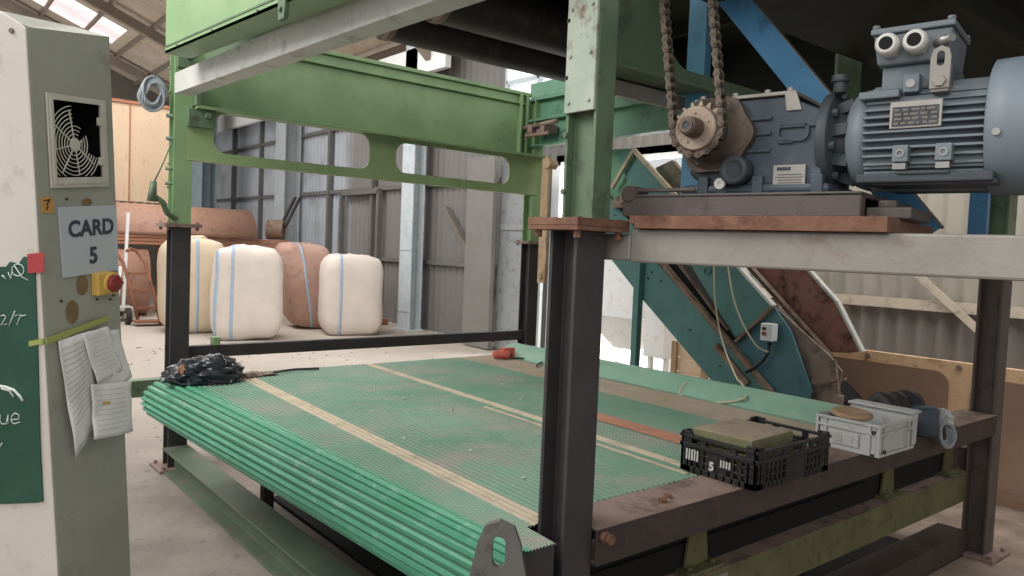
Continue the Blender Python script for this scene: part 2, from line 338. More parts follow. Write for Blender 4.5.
ROOT = {}
def rootof(o): return o if o.parent is None else rootof(o.parent)
def obj(name, mb, mats, parent=None, bevel=0, label=None, kind=None):
    if not isinstance(mats, (list, tuple)): mats = [mats]
    if parent is None:
        xs = [v.x for v in mb.v]; ys = [v.y for v in mb.v]; z0 = min(v.z for v in mb.v)
        inv = None; loc = Vector(((min(xs)+max(xs))/2, (min(ys)+max(ys))/2, z0)); vs = [v-loc for v in mb.v]
        if kind == 'structure': loc = Vector(); vs = mb.v
    else:
        inv = ROOT[rootof(parent).name]; vs = [inv@v for v in mb.v]
    me = bpy.data.meshes.new(name); me.from_pydata([tuple(v) for v in vs], [], mb.f)
    for m in mats: me.materials.append(m)
    me.polygons.foreach_set('material_index', mb.mi); me.polygons.foreach_set('use_smooth', mb.sm); me.update()
    bm = bmesh.new(); bm.from_mesh(me); bmesh.ops.recalc_face_normals(bm, faces=bm.faces); bm.to_mesh(me); bm.free()
    o = bpy.data.objects.new(name, me); COL.objects.link(o)
    if parent is None:
        o.location = loc; ROOT[o.name] = Matrix.Translation(-loc)
    else: o.parent = parent
    if bevel:
        b = o.modifiers.new('edge', 'BEVEL'); b.width = bevel; b.segments = 2; b.limit_method = 'ANGLE'; b.angle_limit = math.radians(50)
    if label: o['label'] = label
    if kind: o['kind'] = kind
    return o
def pieces(name, mb, mats, parent=None, bevel=0, label=None):
    """every separate island of the mesh becomes a part of its own"""
    par = list(range(len(mb.v)))
    def find(a):
        while par[a] != a: par[a] = par[par[a]]; a = par[a]
        return a
    for f in mb.f:
        for k in f[1:]: par[find(k)] = find(f[0])
    groups = {}
    for i, f in enumerate(mb.f): groups.setdefault(find(f[0]), []).append(i)
    out = []
    for g in groups.values():
        ids = sorted({k for i in g for k in mb.f[i]}); ix = {k: n for n, k in enumerate(ids)}
        q = MB(); q.v = [mb.v[k] for k in ids]; q.f = [[ix[k] for k in mb.f[i]] for i in g]; q.mi = [mb.mi[i] for i in g]; q.sm = [mb.sm[i] for i in g]
        out.append(obj(name, q, mats, parent, bevel, label))
    return out
def thing(name, label, cat, loc, group=None, matrix=None):
    o = bpy.data.objects.new(name, None); COL.objects.link(o); o.empty_display_size = .1
    mw = matrix or Matrix.Translation(Vector(loc)); o.matrix_world = mw; ROOT[o.name] = mw.inverted()
    o['label'] = label; o['category'] = cat
    if group: o['group'] = group
    return o
def tag(o, label, cat, group=None, kind=None):
    o['label'] = label; o['category'] = cat
    if group: o['group'] = group
    if kind: o['kind'] = kind
    return o
def struct(name, mb, m, **k): return obj(name, mb, m, kind='structure', **k)

def hsec(w, d, t):   # H profile: flanges along 'side' axis at +-d/2 of up
    a, b = w/2, d/2; k = t/2
    return [(-a, -b), (a, -b), (a, -b+t), (k, -b+t), (k, b-t), (a, b-t), (a, b), (-a, b), (-a, b-t), (-k, b-t), (-k, -b+t), (-a, -b+t)]
def csec(w, d, t):   # C profile: web at side=0, flanges to +w
    b = d/2
    return [(0, -b), (w, -b), (w, -b+t), (t, -b+t), (t, b-t), (w, b-t), (w, b), (0, b)]

# ================================================================== SETTING
WX, WY = 6.4, 24.0          # side wall plane, end wall plane
EAVE, SLOPE = 5.35, .40
def roofz(x): return EAVE+(WX-x)*SLOPE

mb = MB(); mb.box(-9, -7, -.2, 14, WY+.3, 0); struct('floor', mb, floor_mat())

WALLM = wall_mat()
def corrug(mb, y0, y1, z0, z1, x=WX, pitch=.19, amp=.03):
    n = max(2, int((y1-y0)/pitch*6)); vs = []
    for i in range(n+1):
        y = y0+(y1-y0)*i/n; xx = x+amp*math.sin(2*PI*y/pitch)
        vs += [(xx, y, z0), (xx, y, z1)]
    mb.add(vs, [(2*i, 2*i+1, 2*i+3, 2*i+2) for i in range(n)], True)
mb = MB()
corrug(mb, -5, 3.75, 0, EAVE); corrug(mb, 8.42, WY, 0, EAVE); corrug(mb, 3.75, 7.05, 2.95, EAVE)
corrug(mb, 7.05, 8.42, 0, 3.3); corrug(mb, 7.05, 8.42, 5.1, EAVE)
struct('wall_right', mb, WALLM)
mb = MB(); mb.add([(-6, WY, 0), (WX, WY, 0), (WX, WY, EAVE), (-6, WY, roofz(-6))], [(0, 1, 2, 3)])
struct('wall_back', mb, M['post'])

# roof with translucent strips
mb = MB(); sk = MB()
def roofstrip(m, y0, y1, x0=-6, x1=WX+.3, dz=0):
    n = max(2, int((y1-y0)/.18*4)); vs = []
    for i in range(n+1):
        y = y0+(y1-y0)*i/n; a = .02*math.sin(2*PI*y/.18)+dz
        vs += [(x0, y, roofz(x0)+a), (x1, y, roofz(x1)+a)]
    m.add(vs, [(2*i, 2*i+1, 2*i+3, 2*i+2) for i in range(n)], True)
SKY = [(8.2, 9.6), (12.2, 13.4), (19.7, 21.5)]
SKX = (-3.5, 3.0)
ys = [3.0]+[q for a in SKY for q in a]+[WY+.3]
for i in range(0, len(ys), 2): roofstrip(mb, ys[i], ys[i+1])
for a, b in SKY:
    roofstrip(mb, a, b, -6, SKX[0]); roofstrip(mb, a, b, SKX[1], WX+.3); roofstrip(sk, a, b, *SKX)
struct('ceiling', mb, M['roof'])
struct('window_2', sk, skylight_mat())
mb = MB()
for x in (-4.4, -3.4, -2.3, -1.3, -.35, .55, 1.45, 2.35, 3.25, 4.15, 5.05, 5.95):
    mb.bar((x, 3.2, roofz(x)-.08), (x, WY, roofz(x)-.08), .06, .10)
struct('trim_1', mb, M['purlin'])
mb = MB()
for y in (10.15, 14.2, 18.2, 22.1):
    mb.bar((-6, y, roofz(-6)-.25), (WX-.25, y, roofz(WX-.25)-.25), .14, .22)
    mb.ext([(WX-.3, y-.08, EAVE-.2), (WX-1.0, y-.08, roofz(WX-1.0)-.40), (WX-.3, y-.08, EAVE-.6)], (0, .16, 0))
struct('trim_2', mb, M['purlin'])
mb = MB(); mb.box(WX-.5, 9.6, EAVE-.62, WX-.38, WY, EAVE-.12); struct('trim_10', mb, M['white'])
# girts on the side wall
mb = MB()
for z in (1.3, 2.76, 4.2):
    mb.box(WX-.10, 8.45, z-.04, WX-.03, WY, z+.04)
mb.box(WX-.10, 3.75, 2.95, WX-.03, 8.42, 3.05)
for y in (21.4, 19.2, 14.9, 12.8): mb.box(WX-.13, y-.05, 0, WX-.03, y+.05, EAVE)
struct('trim_3', mb, M['girt'])
mb = MB(); mb.box(WX-.12, -5, 1.17, WX-.03, 3.75, 1.27); struct('trim_4', mb, M['girt_l'])
def wallcol(n, y, w, d, m, x=5.9):
    mb = MB(); mb.prof((x+d/2, y, 0), (x+d/2, y, EAVE+.1), [(q, p) for p, q in hsec(w, d, .03)], (1, 0, 0), (0, 1, 0))
    for z in (.35, 1.5): mb.box(x-.012, y-w*.45, z, x+.0, y+w*.45, z+.05)
    mb.box(x-.06, y-w*.6, 0, x+d+.05, y+w*.6, .03)
    struct(n, mb, m, bevel=.004)
wallcol('trim_5', 10.72, .42, .26, M['wcol']); wallcol('trim_6', 16.85, .60, .42, mat('light_grey_blue_steel', '#aab2b6', '#b6bdc0', 3, .6, spot='#8f979b', spot_amt=.25)); wallcol('trim_7', 20.6, 1.0, .42, M['gcol'], 5.0)
mb = MB(); mb.bar((6.30, 10.0, 2.3), (6.30, 8.6, .9), .1, .1); struct('trim_8', mb, M['post'])
mb = MB()
for a, b in (((6.25, 14.1, 0), (6.25, 14.1, 2.7)), ((6.25, 12.4, 0), (6.25, 12.4, 2.7)), ((6.25, 14.1, 2.7), (6.25, 12.4, 2.7))): mb.bar(a, b, .1, .1, (1, 0, 0))
struct('door_1', mb, M['girt'])
# high window left of the loading doorway
mb = MB()
for y in (7.05, 7.62, 8.42): mb.box(WX-.06, y-.03, 3.3, WX+.06, y+.03, 5.1)
for z in (3.3, 4.35, 5.1): mb.box(WX-.06, 7.05, z-.03, WX+.06, 8.42, z+.03)
struct('window_1', mb, M['wcol'])
mb = MB(); mb.box(WX-.004, 7.08, 3.33, WX+.004, 8.39, 5.07); struct('window_3', mb, glass_mat())
mb = MB()
for y in (3.75, 7.05): mb.box(WX-.1, y-.09, 0, WX+.08, y+.09, 2.95)
mb.box(WX-.1, 3.75, 2.9, WX+.08, 7.05, 3.05); struct('door_2', mb, M['white'])
# wall outside the open doorway, kept white as its bright daylight backdrop
mb = MB(); mb.box(12.4, -2, 0, 12.6, 14, 2.2); struct('wall_outside', mb, M['white'])
# pale timber brace on the corrugated wall
a, b = on(918, 275, x=6.24), on(978, 330, x=6.24)
mb = MB(); mb.bar(a, b, .02, .07, (0, 0, 1)); 
struct('trim_9', mb, M['girt_l'])

# sliding door leaves
mb = MB(); p0, p1 = on(463, 345, x=5.75), on(490, 345, x=5.75)
mb.box(5.72, p1.y, .02, 5.78, p0.y, 3.05); mb.box(5.70, p1.y, .02, 5.72, p1.y+.06, 3.05)
o = obj('sliding_door_leaf', mb, M['leaf_b'], bevel=.004); tag(o, 'narrow brown-grey upright steel door leaf left of the smoother grey door leaf', 'door leaf')
mb = MB(); p2 = on(521, 345, x=5.9)
mb.box(5.88, p2.y-.4, .02, 5.94, p1.y+.06, 2.95); mb.box(5.86, p2.y-.4, 1.9, 5.88, p1.y+.06, 2.0)
o = obj('sliding_door_leaf', mb, M['leaf'], bevel=.004); tag(o, 'smooth grey sheet-metal door leaf behind the far machine column', 'door leaf')

# ================================================================== MACHINE FRAME
FR = thing('machine_frame', 'big green and black steel machine frame on four columns around the green slat conveyor', 'machine frame', (0, 0, 0))
LX, LY = 3.16, 3.90
CW = .125
def column(x, y, ztop, cap, upm, zcap=1.672, CW=CW, uw=.96, capm='rail', capt=.013, lowm='dark', up=None):
    mb = MB(); mb.prof((x, y, 0), (x, y, zcap-.012), hsec(CW, CW, .013), (1, 0, 0), (0, 1, 0))
    c = obj('column', mb, M[lowm], FR, .002)
    uw_, ud_, dx_, dy_ = up or (CW*uw, CW*uw, 0, 0)
    mb = MB(); mb.prof((x+dx_, y+dy_, zcap+.012), (x+dx_, y+dy_, ztop), hsec(uw_, ud_, .011), (1, 0, 0), (0, 1, 0))
    pts = []
    for i in range(int((ztop-zcap)/.16)):
        z = zcap+.1+i*.16; pts += [(x+dx_-uw_*.5, y+dy_+ud_*.5-.006, z)]
    mb.bolts(pts, (-1, 0, 0), .009, .01)
    obj('upper_section', mb, upm, c, .002)
    mb = MB(); mb.box(x-cap, y-cap, zcap-.012, x+cap, y+cap, zcap); mb.box(x-cap, y-cap, zcap+.001, x+cap, y+cap, zcap+capt)
    mb.bolts([(x+i*cap*.78, y+j*cap*.78, zcap+.013) for i in (-1, 1) for j in (-1, 1)], (0, 0, 1), .011, .012)
    mb.bolts([(x+i*cap*.78, y+j*cap*.78, zcap-.012) for i in (-1, 1) for j in (-1, 1)], (0, 0, -1), .011, .02)
    obj('cap_plate', mb, M[capm], c, .001)
    mb = MB(); mb.box(x-.13, y-.13, 0, x+.13, y+.13, .018); mb.bolts([(x+i*.1, y+j*.1, .018) for i in (-1, 1) for j in (-1, 1)], (0, 0, 1), .012, .02)
    obj('foot_plate', mb, M['rail'], c, .001)
    return c
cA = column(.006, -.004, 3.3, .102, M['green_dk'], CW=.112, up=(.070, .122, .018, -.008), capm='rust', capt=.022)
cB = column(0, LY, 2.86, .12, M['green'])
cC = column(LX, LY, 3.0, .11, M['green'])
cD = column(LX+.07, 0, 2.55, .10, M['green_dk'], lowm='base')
# worn joint plate high on the near column
CX_ = -.011
mb = MB(); mb.box(CX_-.010, -.070, 1.992, CX_-.0005, .048, 3.0)
mb.bolts([(CX_-.012, y, z) for y in (-.050, .030) for z in (2.02, 2.15, 2.28)], (-1, 0, 0), .006, .003)
obj('joint_plate', mb, M['green_lt'], FR, .002, label='pale worn joint plate with rust stains')

# black tie rails between the columns, at belt height and low down
def rail(a, b, w, h, m, name='tie_rail'):
    mb = MB(); mb.bar(a, b, w, h); return obj(name, mb, m, FR, .004)
rail((CW/2, LY, .80), (LX-CW/2, LY, .80), .06, .085, M['dark'])
rail((CW/2, LY-.02, .33), (LX-CW/2, LY-.02, .33), .06, .08, M['dark'])
mb = MB(); mb.box(.23, LY-.05, .842, .28, LY+.02, .90); obj('clip', mb, M['green'], FR, .003)
# side rail on which the crates stand
mb = MB()
mb.prof((CW/2, 0, .752), (LX-CW/2+.06, 0, .752), [(-.08, -.055), (-.08, .055), (.10, .055), (.10, .045), (-.07, .045), (-.07, -.045), (.06, -.045), (.06, -.055)], (0, 1, 0), (0, 0, 1))
o = obj('side_rail', mb, [M['rail'], M['dark_brown']], FR, .003, label='dusty brown side rail')
for p in o.data.polygons:
    if abs(p.normal.z) < .5: p.material_index = 1
mb = MB()
for x, y in ((.42, -.02), (1.45, 0.0), (2.5, -.02)):
    mb.bolts([(x, y, .807), (x+.05, y+.02, .807)], (0, 0, 1), .014, .012)
pieces('rail_bolt', mb, M['rust'], FR)
mb = MB(); mb.cyl((.085, -.06, .785), (.085, -.115, .785), .010); mb.cyl((.085, -.082, .785), (.085, -.10, .785), .018, n=6); mb.cyl((.085, -.105, .785), (.085, -.118, .785), .016, n=6)
obj('spring_bolt', mb, M['rust'], FR)
# olive lower channel, hung on brackets
mb = MB(); zt = .455
mb.prof((.30, .05, zt-.08), (LX+.02, .05, zt-.08), csec(.13, .16, .012), (0, 1, 0), (0, 0, 1))
mb.bolts([(x, .05, zt-.09+dz) for x in (.75, 1.5, 1.58, 2.3) for dz in (-.02,)], (0, -1, 0), .011, .004)
o = obj('lower_channel', mb, [M['olive'], M['rail']], FR, .003)
for p in o.data.polygons:
    if p.normal.z > .7: p.material_index = 1
mb = MB(); mb.box(.06, .04, zt-.035, .9, .15, zt-.015); obj('lower_channel', mb, M['galv'], FR, .002, label='pale end of the lower channel')
for x in (.80, 2.33, 3.06):
    mb = MB(); mb.ext([(x-.07, .11, zt), (x+.07, .11, zt), (x+.035, .11, .70), (x-.035, .11, .70)], (0, .012, 0)); mb.box(x-.10, .06, zt, x+.10, .17, zt+.012)
    mb.bolts([(x-.07, .09, zt+.012), (x+.07, .09, zt+.012)], (0, 0, 1), .012, .012)
    obj('hanger_bracket', mb, M['olive'], FR, .002)
# bottom sill from the right column
mb = MB(); mb.prof((1.15, .02, .068), (LX, .02, .068), csec(.16, .13, .012), (0, 1, 0), (0, 0, 1)); mb.box(1.15, .02, .002, LX, .18, .012)
obj('bottom_sill', mb, M['dark_brown'], FR, .003)
mb = MB(); mb.bar((LX+.05, .07, .52), (LX+.05, 2.7, .52), .08, .14); obj('tie_rail', mb, M['dark_brown'], FR, .003)
# green sill lying on the floor from the far-left column towards the viewer
mb = MB(); mb.prof((-.02, LY-.08, .085), (-.02, .10, .085), hsec(.17, .165, .012), (1, 0, 0), (0, 0, 1))
obj('bottom_sill', mb, mat('shaded_dirty_green_paint', '#4f6149', '#5c6e54', 4, .7, spot='#6b6358', spot_amt=.35), FR, .003, label='green sill beam on the floor')  # dirt and the shade low down are both in this green
mb = MB(); mb.bar((-.95, LY-.14, .60), (.02, LY-.14, .60), .09, .11); mb.box(-.06, LY-.2, .30, .06, LY-.07, .60)
obj('stub_beam', mb, M['green_dk'], FR, .003)

# far top beam between the two far columns: deep plate, ledge, pierced skirt
yb = LY
mb = MB(); mb.box(.05, yb-.012, 2.475, LX-.09, yb, 3.035)
mb.box(.05, yb-.04, 3.02, LX-.09, yb+.03, 3.05); mb.box(.05, yb-.045, 2.935, LX-.09, yb-.012, 2.945)
mb.box(.07, yb-.13, 2.462, LX+.05, yb, 2.482)
mb.bolts([(x, yb-.012, z) for x, z in ((.35, 2.9), (1.9, 2.92), (2.05, 2.66), (2.75, 2.74), (2.72, 2.6), (1.35, 2.72), (1.3, 2.9))], (0, -1, 0), .012, .006)
for x in (2.93, 3.0): mb.box(x, yb-.06, 2.48, x+.02, yb, 3.03)
obj('top_beam', mb, M['green'], FR, .003)
mb = MB()
hl = [rrect(.20, 2.185, 1.40, 2.46, .09), rrect(1.64, 2.19, 2.82, 2.43, .09)]
hl[0] = [(x, z) for x, z in rrect(.20, 2.185, 1.40, 2.46, .09)]
mb.plate([(.03, 2.125), (LX, 2.125), (LX, 2.465), (.03, 2.465)], hl, (0, yb-.05, 0), (1, 0, 0), (0, 0, 1), .012)
mb.box(.03, yb-.065, 2.115, LX, yb, 2.128)
obj('pierced_skirt', mb, mat('yellow_green_paint', '#7f9a5c', '#8da869', 3, .5, spot='#9db57e', spot_amt=.15), FR, .002)
mb = MB(); mb.box(.02, yb-.10, 2.34, .20, yb+.02, 2.46); mb.box(.06, yb-.13, 2.48, .09, yb-.02, 2.66); mb.bolts([(.14, yb-.10, 2.42)], (0, -1, 0), .02, .04); mb.box(-.05, yb-.09, 2.72, .04, yb-.05, 2.9)
obj('corner_bracket', mb, M['green_dk'], FR, .003)
mb = MB(); mb.cyl((-.10, yb-.03, 2.40), (.02, yb-.03, 2.40), .014); mb.cyl((-.1, yb-.03, 2.05), (0, yb-.03, 2.05), .014); mb.cyl((-.1, yb-.03, 1.95), (0, yb-.03, 1.95), .012); mb.cyl((-.1, yb-.03, 2.25), (0, yb-.03, 2.25), .012)
pieces('side_bolt', mb, M['green_dk'], FR)
# far right top beam (layered)
mb = MB(); x = LX
mb.box(x, -.02, 2.57, x+.05, LY+.06, 3.16); mb.box(x-.06, -.02, 2.99, x, LY+.06, 3.01); mb.box(x-.06, -.02, 2.80, x, LY+.06, 2.82); mb.box(x-.09, -.02, 2.56, x, LY+.06, 2.58)
mb.box(x-.03, -.02, 3.02, x, LY+.06, 3.16)
obj('top_beam', mb, M['green_far'], FR, .003, label='blue-green layered top beam on the far side')
mb = MB()
for q in ((.28, .05), (.20, .02), (.12, .06)): mb.box(x-.14-q[1], LY-q[0]-.06, 2.66, x-.03, LY-q[0], 2.74)
mb.cyl((x-.18, LY-.05, 2.72), (x-.18, LY-.5, 2.74), .02); mb.cyl((x-.2, LY-.1, 2.64), (x-.2, LY-.42, 2.64), .016)
obj('adjuster', mb, M['rail'], FR, .003, label='greasy adjusting screw and bracket')
# side plate with a rounded cut-out right of the near column
mb = MB(); hole = rrect(.46, 2.225, 1.55, 2.90, .12, 8)
mb.plate([(.17, 2.175), (LX, 2.175), (LX, 3.05), (.17, 3.05)], [hole, rrect(1.75, 2.25, 2.95, 2.9, .12, 8)], (0, .10, 0), (1, 0, 0), (0, 0, 1), .014)
mb.box(.06, .085, 2.2, .20, .10, 3.05)
mb.box(.17, .05, 2.168, LX, .16, 2.180)
obj('side_plate', mb, M['green_dk'], FR, .002, label='green side plate with rounded cut-outs')
mb = MB(); mb.box(.17, .17, 2.115, 1.1, .19, 2.165); obj('tie_rail', mb, M['galv'], FR, .002, label='grey strip under the side plate')
# dark decks of the upper level, seen from below
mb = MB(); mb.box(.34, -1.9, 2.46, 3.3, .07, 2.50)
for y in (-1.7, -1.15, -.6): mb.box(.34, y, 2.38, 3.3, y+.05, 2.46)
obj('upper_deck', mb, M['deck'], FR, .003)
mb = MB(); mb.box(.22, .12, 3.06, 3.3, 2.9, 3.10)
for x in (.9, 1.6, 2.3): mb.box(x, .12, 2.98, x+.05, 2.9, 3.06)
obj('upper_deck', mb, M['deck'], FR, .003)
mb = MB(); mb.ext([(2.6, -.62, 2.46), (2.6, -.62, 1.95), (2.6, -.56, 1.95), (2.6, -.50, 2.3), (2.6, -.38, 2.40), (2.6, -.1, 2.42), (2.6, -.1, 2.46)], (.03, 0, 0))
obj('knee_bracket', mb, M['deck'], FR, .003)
mb = MB(); mb.box(3.02, -1.9, 2.28, 3.05, 1.92, 3.06); obj('dark_backing', mb, M['deck'], FR, .003)  # added dark panel that keeps the space behind the motor in shade

# lever with hose on the far-left column
mb = MB(); mb.tube([(0, LY-.02, 1.72), (-.05, LY-.06, 1.72), (-.10, LY-.08, 1.75), (-.13, LY-.09, 1.82), (-.19, LY-.10, 1.86)], .018); mb.cyl((-.20, LY-.10, 1.82), (-.19, LY-.10, 1.95), .03, .02); mb.tube([(-.19, LY-.1, 1.94), (-.12, LY-.08, 2.1), (-.06, LY-.05, 2.25)], .005)
obj('lever', mb, M['green_dk'], FR)
# tan lever hanging from the far top beam
mb = MB(); a = on(551, 152, x=3.10); b = on(543, 283, x=3.10)
w = .055
mb.plate([( -.05, 0), (.05, 0), (.055, .25), (.04, .9), (.06, 1.1), (.02, 1.16), (-.045, 1.12), (-.05, .9), (-.05, .25)], [circ(.0, .06, .018)], b+Vector((0, 0, 0)), (0, -1, 0), (0, 0, 1), .03)
mb.cyl(b+Vector((-.05, 0, .06)), b+Vector((.02, 0, .06)), .03, n=6); mb.cyl(b+Vector((-.05, -.03, 1.08)), b+Vector((.06, -.03, 1.08)), .045)
obj('hanging_lever', mb, M['tanlever'], FR, .003, label='tan painted hanging lever')

# ================================================================== OVERHEAD THINGS
mb = MB(); a, b = Vector((-.10, 3.62, 2.573)), Vector((-.10, -.30, 2.445))
mb.prof(a, b, [(-.02, -.065), (.09, -.065), (.09, -.055), (-.01, -.055), (-.01, .055), (.09, .055), (.09, .065), (-.02, .065)], (1, 0, 0), (0, 0, 1))
o = obj('galvanised_channel', mb, M['galv_hi'], bevel=.003); tag(o, 'long pale galvanised channel beam sloping overhead below the green guard box', 'steel beam')
G = thing('guard_box', 'green sheet-metal guard box at the top left above the far-left column', 'guard box', (-.28, 2.0, 2.6))
mb = MB()
def gz(y): return 2.640-(3.14-y)*.06
mb.ext([(-.30, 3.14, gz(3.14)), (-.30, .2, gz(.2)), (-.30, .2, gz(.2)+.6), (-.30, 3.14, gz(3.14)+.6)], (.004, 0, 0))
mb.ext([(-.30, 3.14, gz(3.14)), (-.30, .2, gz(.2)), (-.30, .2, gz(.2)+.02), (-.30, 3.14, gz(3.14)+.02)], (.14, 0, 0))
mb.ext([(-.30, 3.14, gz(3.14)), (-.16, 3.14, gz(3.14)), (-.16, 3.14, gz(3.14)+.6), (-.30, 3.14, gz(3.14)+.6)], (0, -.004, 0))
mb.ext([(-.16, 3.14, gz(3.14)), (-.16, .2, gz(.2)), (-.16, .2, gz(.2)+.6), (-.16, 3.14, gz(3.14)+.6)], (.004, 0, 0))
obj('panel', mb, M['green'], G, .002)
mb = MB(); mb.ext([(-.304, 3.12, gz(3.12)+.035), (-.304, .22, gz(.22)+.035), (-.304, .22, gz(.22)+.043), (-.304, 3.12, gz(3.12)+.043)], (.004, 0, 0))
mb.bolts([(-.302, y, gz(y)+.018) for y in (2.9, 2.3, 1.7, 1.2)], (-1, 0, 0), .008, .004)
obj('seam', mb, M['green_dk'], G)
mb = MB(); y = 1.42; mb.ext([(-.31, y+.06, gz(y)+.2), (-.31, y-.06, gz(y)+.2), (-.31, y-.03, gz(y)-.06), (-.31, y+.03, gz(y)-.06)], (.02, 0, 0)); mb.bolts([(-.31, y, gz(y)-.02), (-.31, y, gz(y)+.1)], (-1, 0, 0), .012, .01)
obj('bracket', mb, M['green_dk'], G, .003)
mb = MB(); mb.prof((.12, LY-.1, 2.80), (.12, .4, 2.68), csec(.06, .14, .008), (1, 0, 0), (0, 0, 1)); 
o = obj('inner_beam', mb, M['green_dk'], bevel=.003); tag(o, 'dark green inner beam just behind the sloping galvanised channel', 'steel beam')
mb = MB(); mb.cyl((0.02, LY-.1, 2.79), (0.02, .5, 2.70), .016); mb.cyl((.02, 2.6, 2.74), (.02, 2.5, 2.74), .03); mb.cyl((.02, 1.9, 2.735), (.02, 1.82, 2.735), .03)
o = obj('control_rod', mb, M['dark'], bevel=0); tag(o, 'dark thin rod with collars running above the galvanised channel', 'rod')

def roller(x0, x1, y, z, r, label):
    t = thing('overhead_roller', label, 'roller', (x0, y, z), 'dark overhead rollers')
    mb = MB(); mb.lathe((x0, y, z), (1, 0, 0), [(0, r*.96), (.012, r), (.05, r), (x1-x0-.05, r), (x1-x0, r*.96)], 40); obj('barrel', mb, M['black'], t)
    mb = MB(); mb.ring((x0-.006, y, z), (x0+.03, y, z), r+.006, r*.8, 40); obj('end_ring', mb, M['rail'], t)
    mb = MB(); mb.cyl((x0-.10, y, z), (x1+.1, y, z), .025); obj('shaft', mb, M['dark'], t)
roller(.66, 3.0, 2.33, 2.90, .13, 'farther and lower of the two dark rollers overhead')
roller(.70, 3.0, 1.86, 2.93, .15, 'nearer dark roller overhead close to the near column')

# coil of grey cable hung on far left column
c = on(153, 94, y=LY); mb = MB()
for k in range(14):
    rr = .050+.0065*(k % 7); oy = (k//7-.5)*.022
    mb.tube([(c.x+math.cos(t)*rr*.9+.01*math.sin(3*t+k), c.y+oy+.01*math.sin(2*t+k), c.z+math.sin(t)*rr*1.25+.006*math.cos(5*t+k)) for t in [2*PI*i/26 for i in range(26)]], .0075, 6, True)
o = obj('cable_coil', mb, M['cable_g']); tag(o, 'coil of grey cable hung at the top of the far-left column', 'cable coil')

# ================================================================== SLAT CONVEYOR
CV = thing('slat_conveyor', 'wide low conveyor with dusty green slats and pale wooden stripes filling the machine frame', 'conveyor', (1.0, 1.5, 0))
ZT = .80; Y0, Y1 = .115, 2.93
def warp(x, y):
    d = .035*(y-1.5)*min(1, max(0, (1.9-x)/.6))
    if x < 0: return x*(.47+.53*(y-Y0)/(Y1-Y0))+d
    return x+d
prof = []       # (x, z, material of the face that follows)
def stripe(x):
    if .0 < x < .085: return 3
    if .865 < x < .925: return 3
    if 1.66 < x < 1.99: return 4
    return 1 if x < -.29 else 0
xn, zc, rn = -.33, ZT-.12, .12
x = 2.14; P = .0275
while x > xn+.01:
    m = stripe(x-P/2)
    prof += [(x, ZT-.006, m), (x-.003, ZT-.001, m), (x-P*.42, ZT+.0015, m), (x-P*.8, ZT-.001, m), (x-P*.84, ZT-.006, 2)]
    x -= P
nn = 12
for k in range(nn):
    a0 = PI/2+PI*k/nn; da = PI/nn
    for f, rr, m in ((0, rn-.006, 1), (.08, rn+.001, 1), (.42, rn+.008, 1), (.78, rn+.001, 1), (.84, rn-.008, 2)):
        a = a0+da*f; prof.append((xn+rr*math.cos(a)*1.35, zc+rr*math.sin(a), m))
prof += [(xn, zc-rn, 6), (-.08, zc-rn, 6), (-.07, zc-rn, 6), (.105, zc-rn, 6), (.11, zc-rn, 6), (2.1, zc-rn, 6)]  # belt underside coloured black for the shade beneath
mb = MB(); NY = 14; ROWS = len(prof)
for (x, z, m) in prof:
    for j in range(NY+1):
        ya = -.072 if x < -.075 else .066 if x < .10 else Y0
        y = ya+(Y1-ya)*j/NY; mb.v.append(Vector((warp(x, y), y, z)))
for i in range(ROWS-1):
    for j in range(NY):
        a = i*(NY+1)+j; mb.f.append([a, a+1, a+NY+2, a+NY+1]); mb.mi.append(prof[i][2]); mb.sm.append(False)
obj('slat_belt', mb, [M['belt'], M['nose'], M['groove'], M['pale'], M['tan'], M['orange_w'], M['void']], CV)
mb = MB(); mb.box(warp(.80, .8), .15, ZT+.0008, warp(.80, .8)+.022, 1.45, ZT+.003, Matrix.Rotation(-.035, 3, 'Z')); obj('pale_slat', mb, M['pale'], CV)
mb = MB(); mb.add([(1.085, .13, ZT+.003), (1.215, .13, ZT+.003), (1.235, 1.35, ZT+.003), (1.115, 1.35, ZT+.003)], [(0, 1, 2, 3)]); obj('orange_slat', mb, M['orange_w'], CV)
mb = MB(); mb.box(.09, .128, .28, 3.02, .133, .69); obj('under_belt_shade', mb, M['void'], CV)  # added black sheet standing in for the shade below the rail
# end plates closing the two ends of the belt
for y, s in ((-.066, 1), (Y1-.002, -1)):
    mb = MB(); yy = y
    pts = [(warp(xn+rn*.94*1.3*math.cos(PI/2+PI*k/12), yy), y, zc+rn*.94*math.sin(PI/2+PI*k/12)) for k in range(13)]
    xe = -.09 if s > 0 else 2.1
    pts = [(xe, y, zc+rn*.92)]+pts+[(xe, y, zc-rn*.92)]
    mb.ext(pts, (0, .006*s, 0)); obj('end_plate', mb, M['dark'] if s > 0 else M['green_dk'], CV)
mb = MB(); mb.lathe((2.19, Y0+.06, ZT-.085), (0, 1, 0), [(0, .165), (.01, .17), (Y1-Y0-.08, .17), (Y1-Y0-.07, .165)], 40); obj('end_roll_cover', mb, M['lip'], CV, label='smooth light green rounded cover at the far end')
for y in (.30, 2.70):
    mb = MB(); mb.box(.1, y, .50, 2.1, y+.06, .56); obj('carrier_bar', mb, M['dark'], CV)
for x in (.2, 1.9):
    for y in (.30, 2.70):
        mb = MB(); mb.bar((x, y+.03, 0), (x, y+.03, .51), .06, .06, (1, 0, 0)); obj('leg', mb, M['dark'], CV)
mb = MB(); mb.box(.3, .24, .0, 3.0, 2.9, .02); o = obj('drip_tray', mb, M['void']); tag(o, 'blackened tray darkening the shaded floor under the slat conveyor', 'tray')  # tray widened and blackened for the shade under the machine

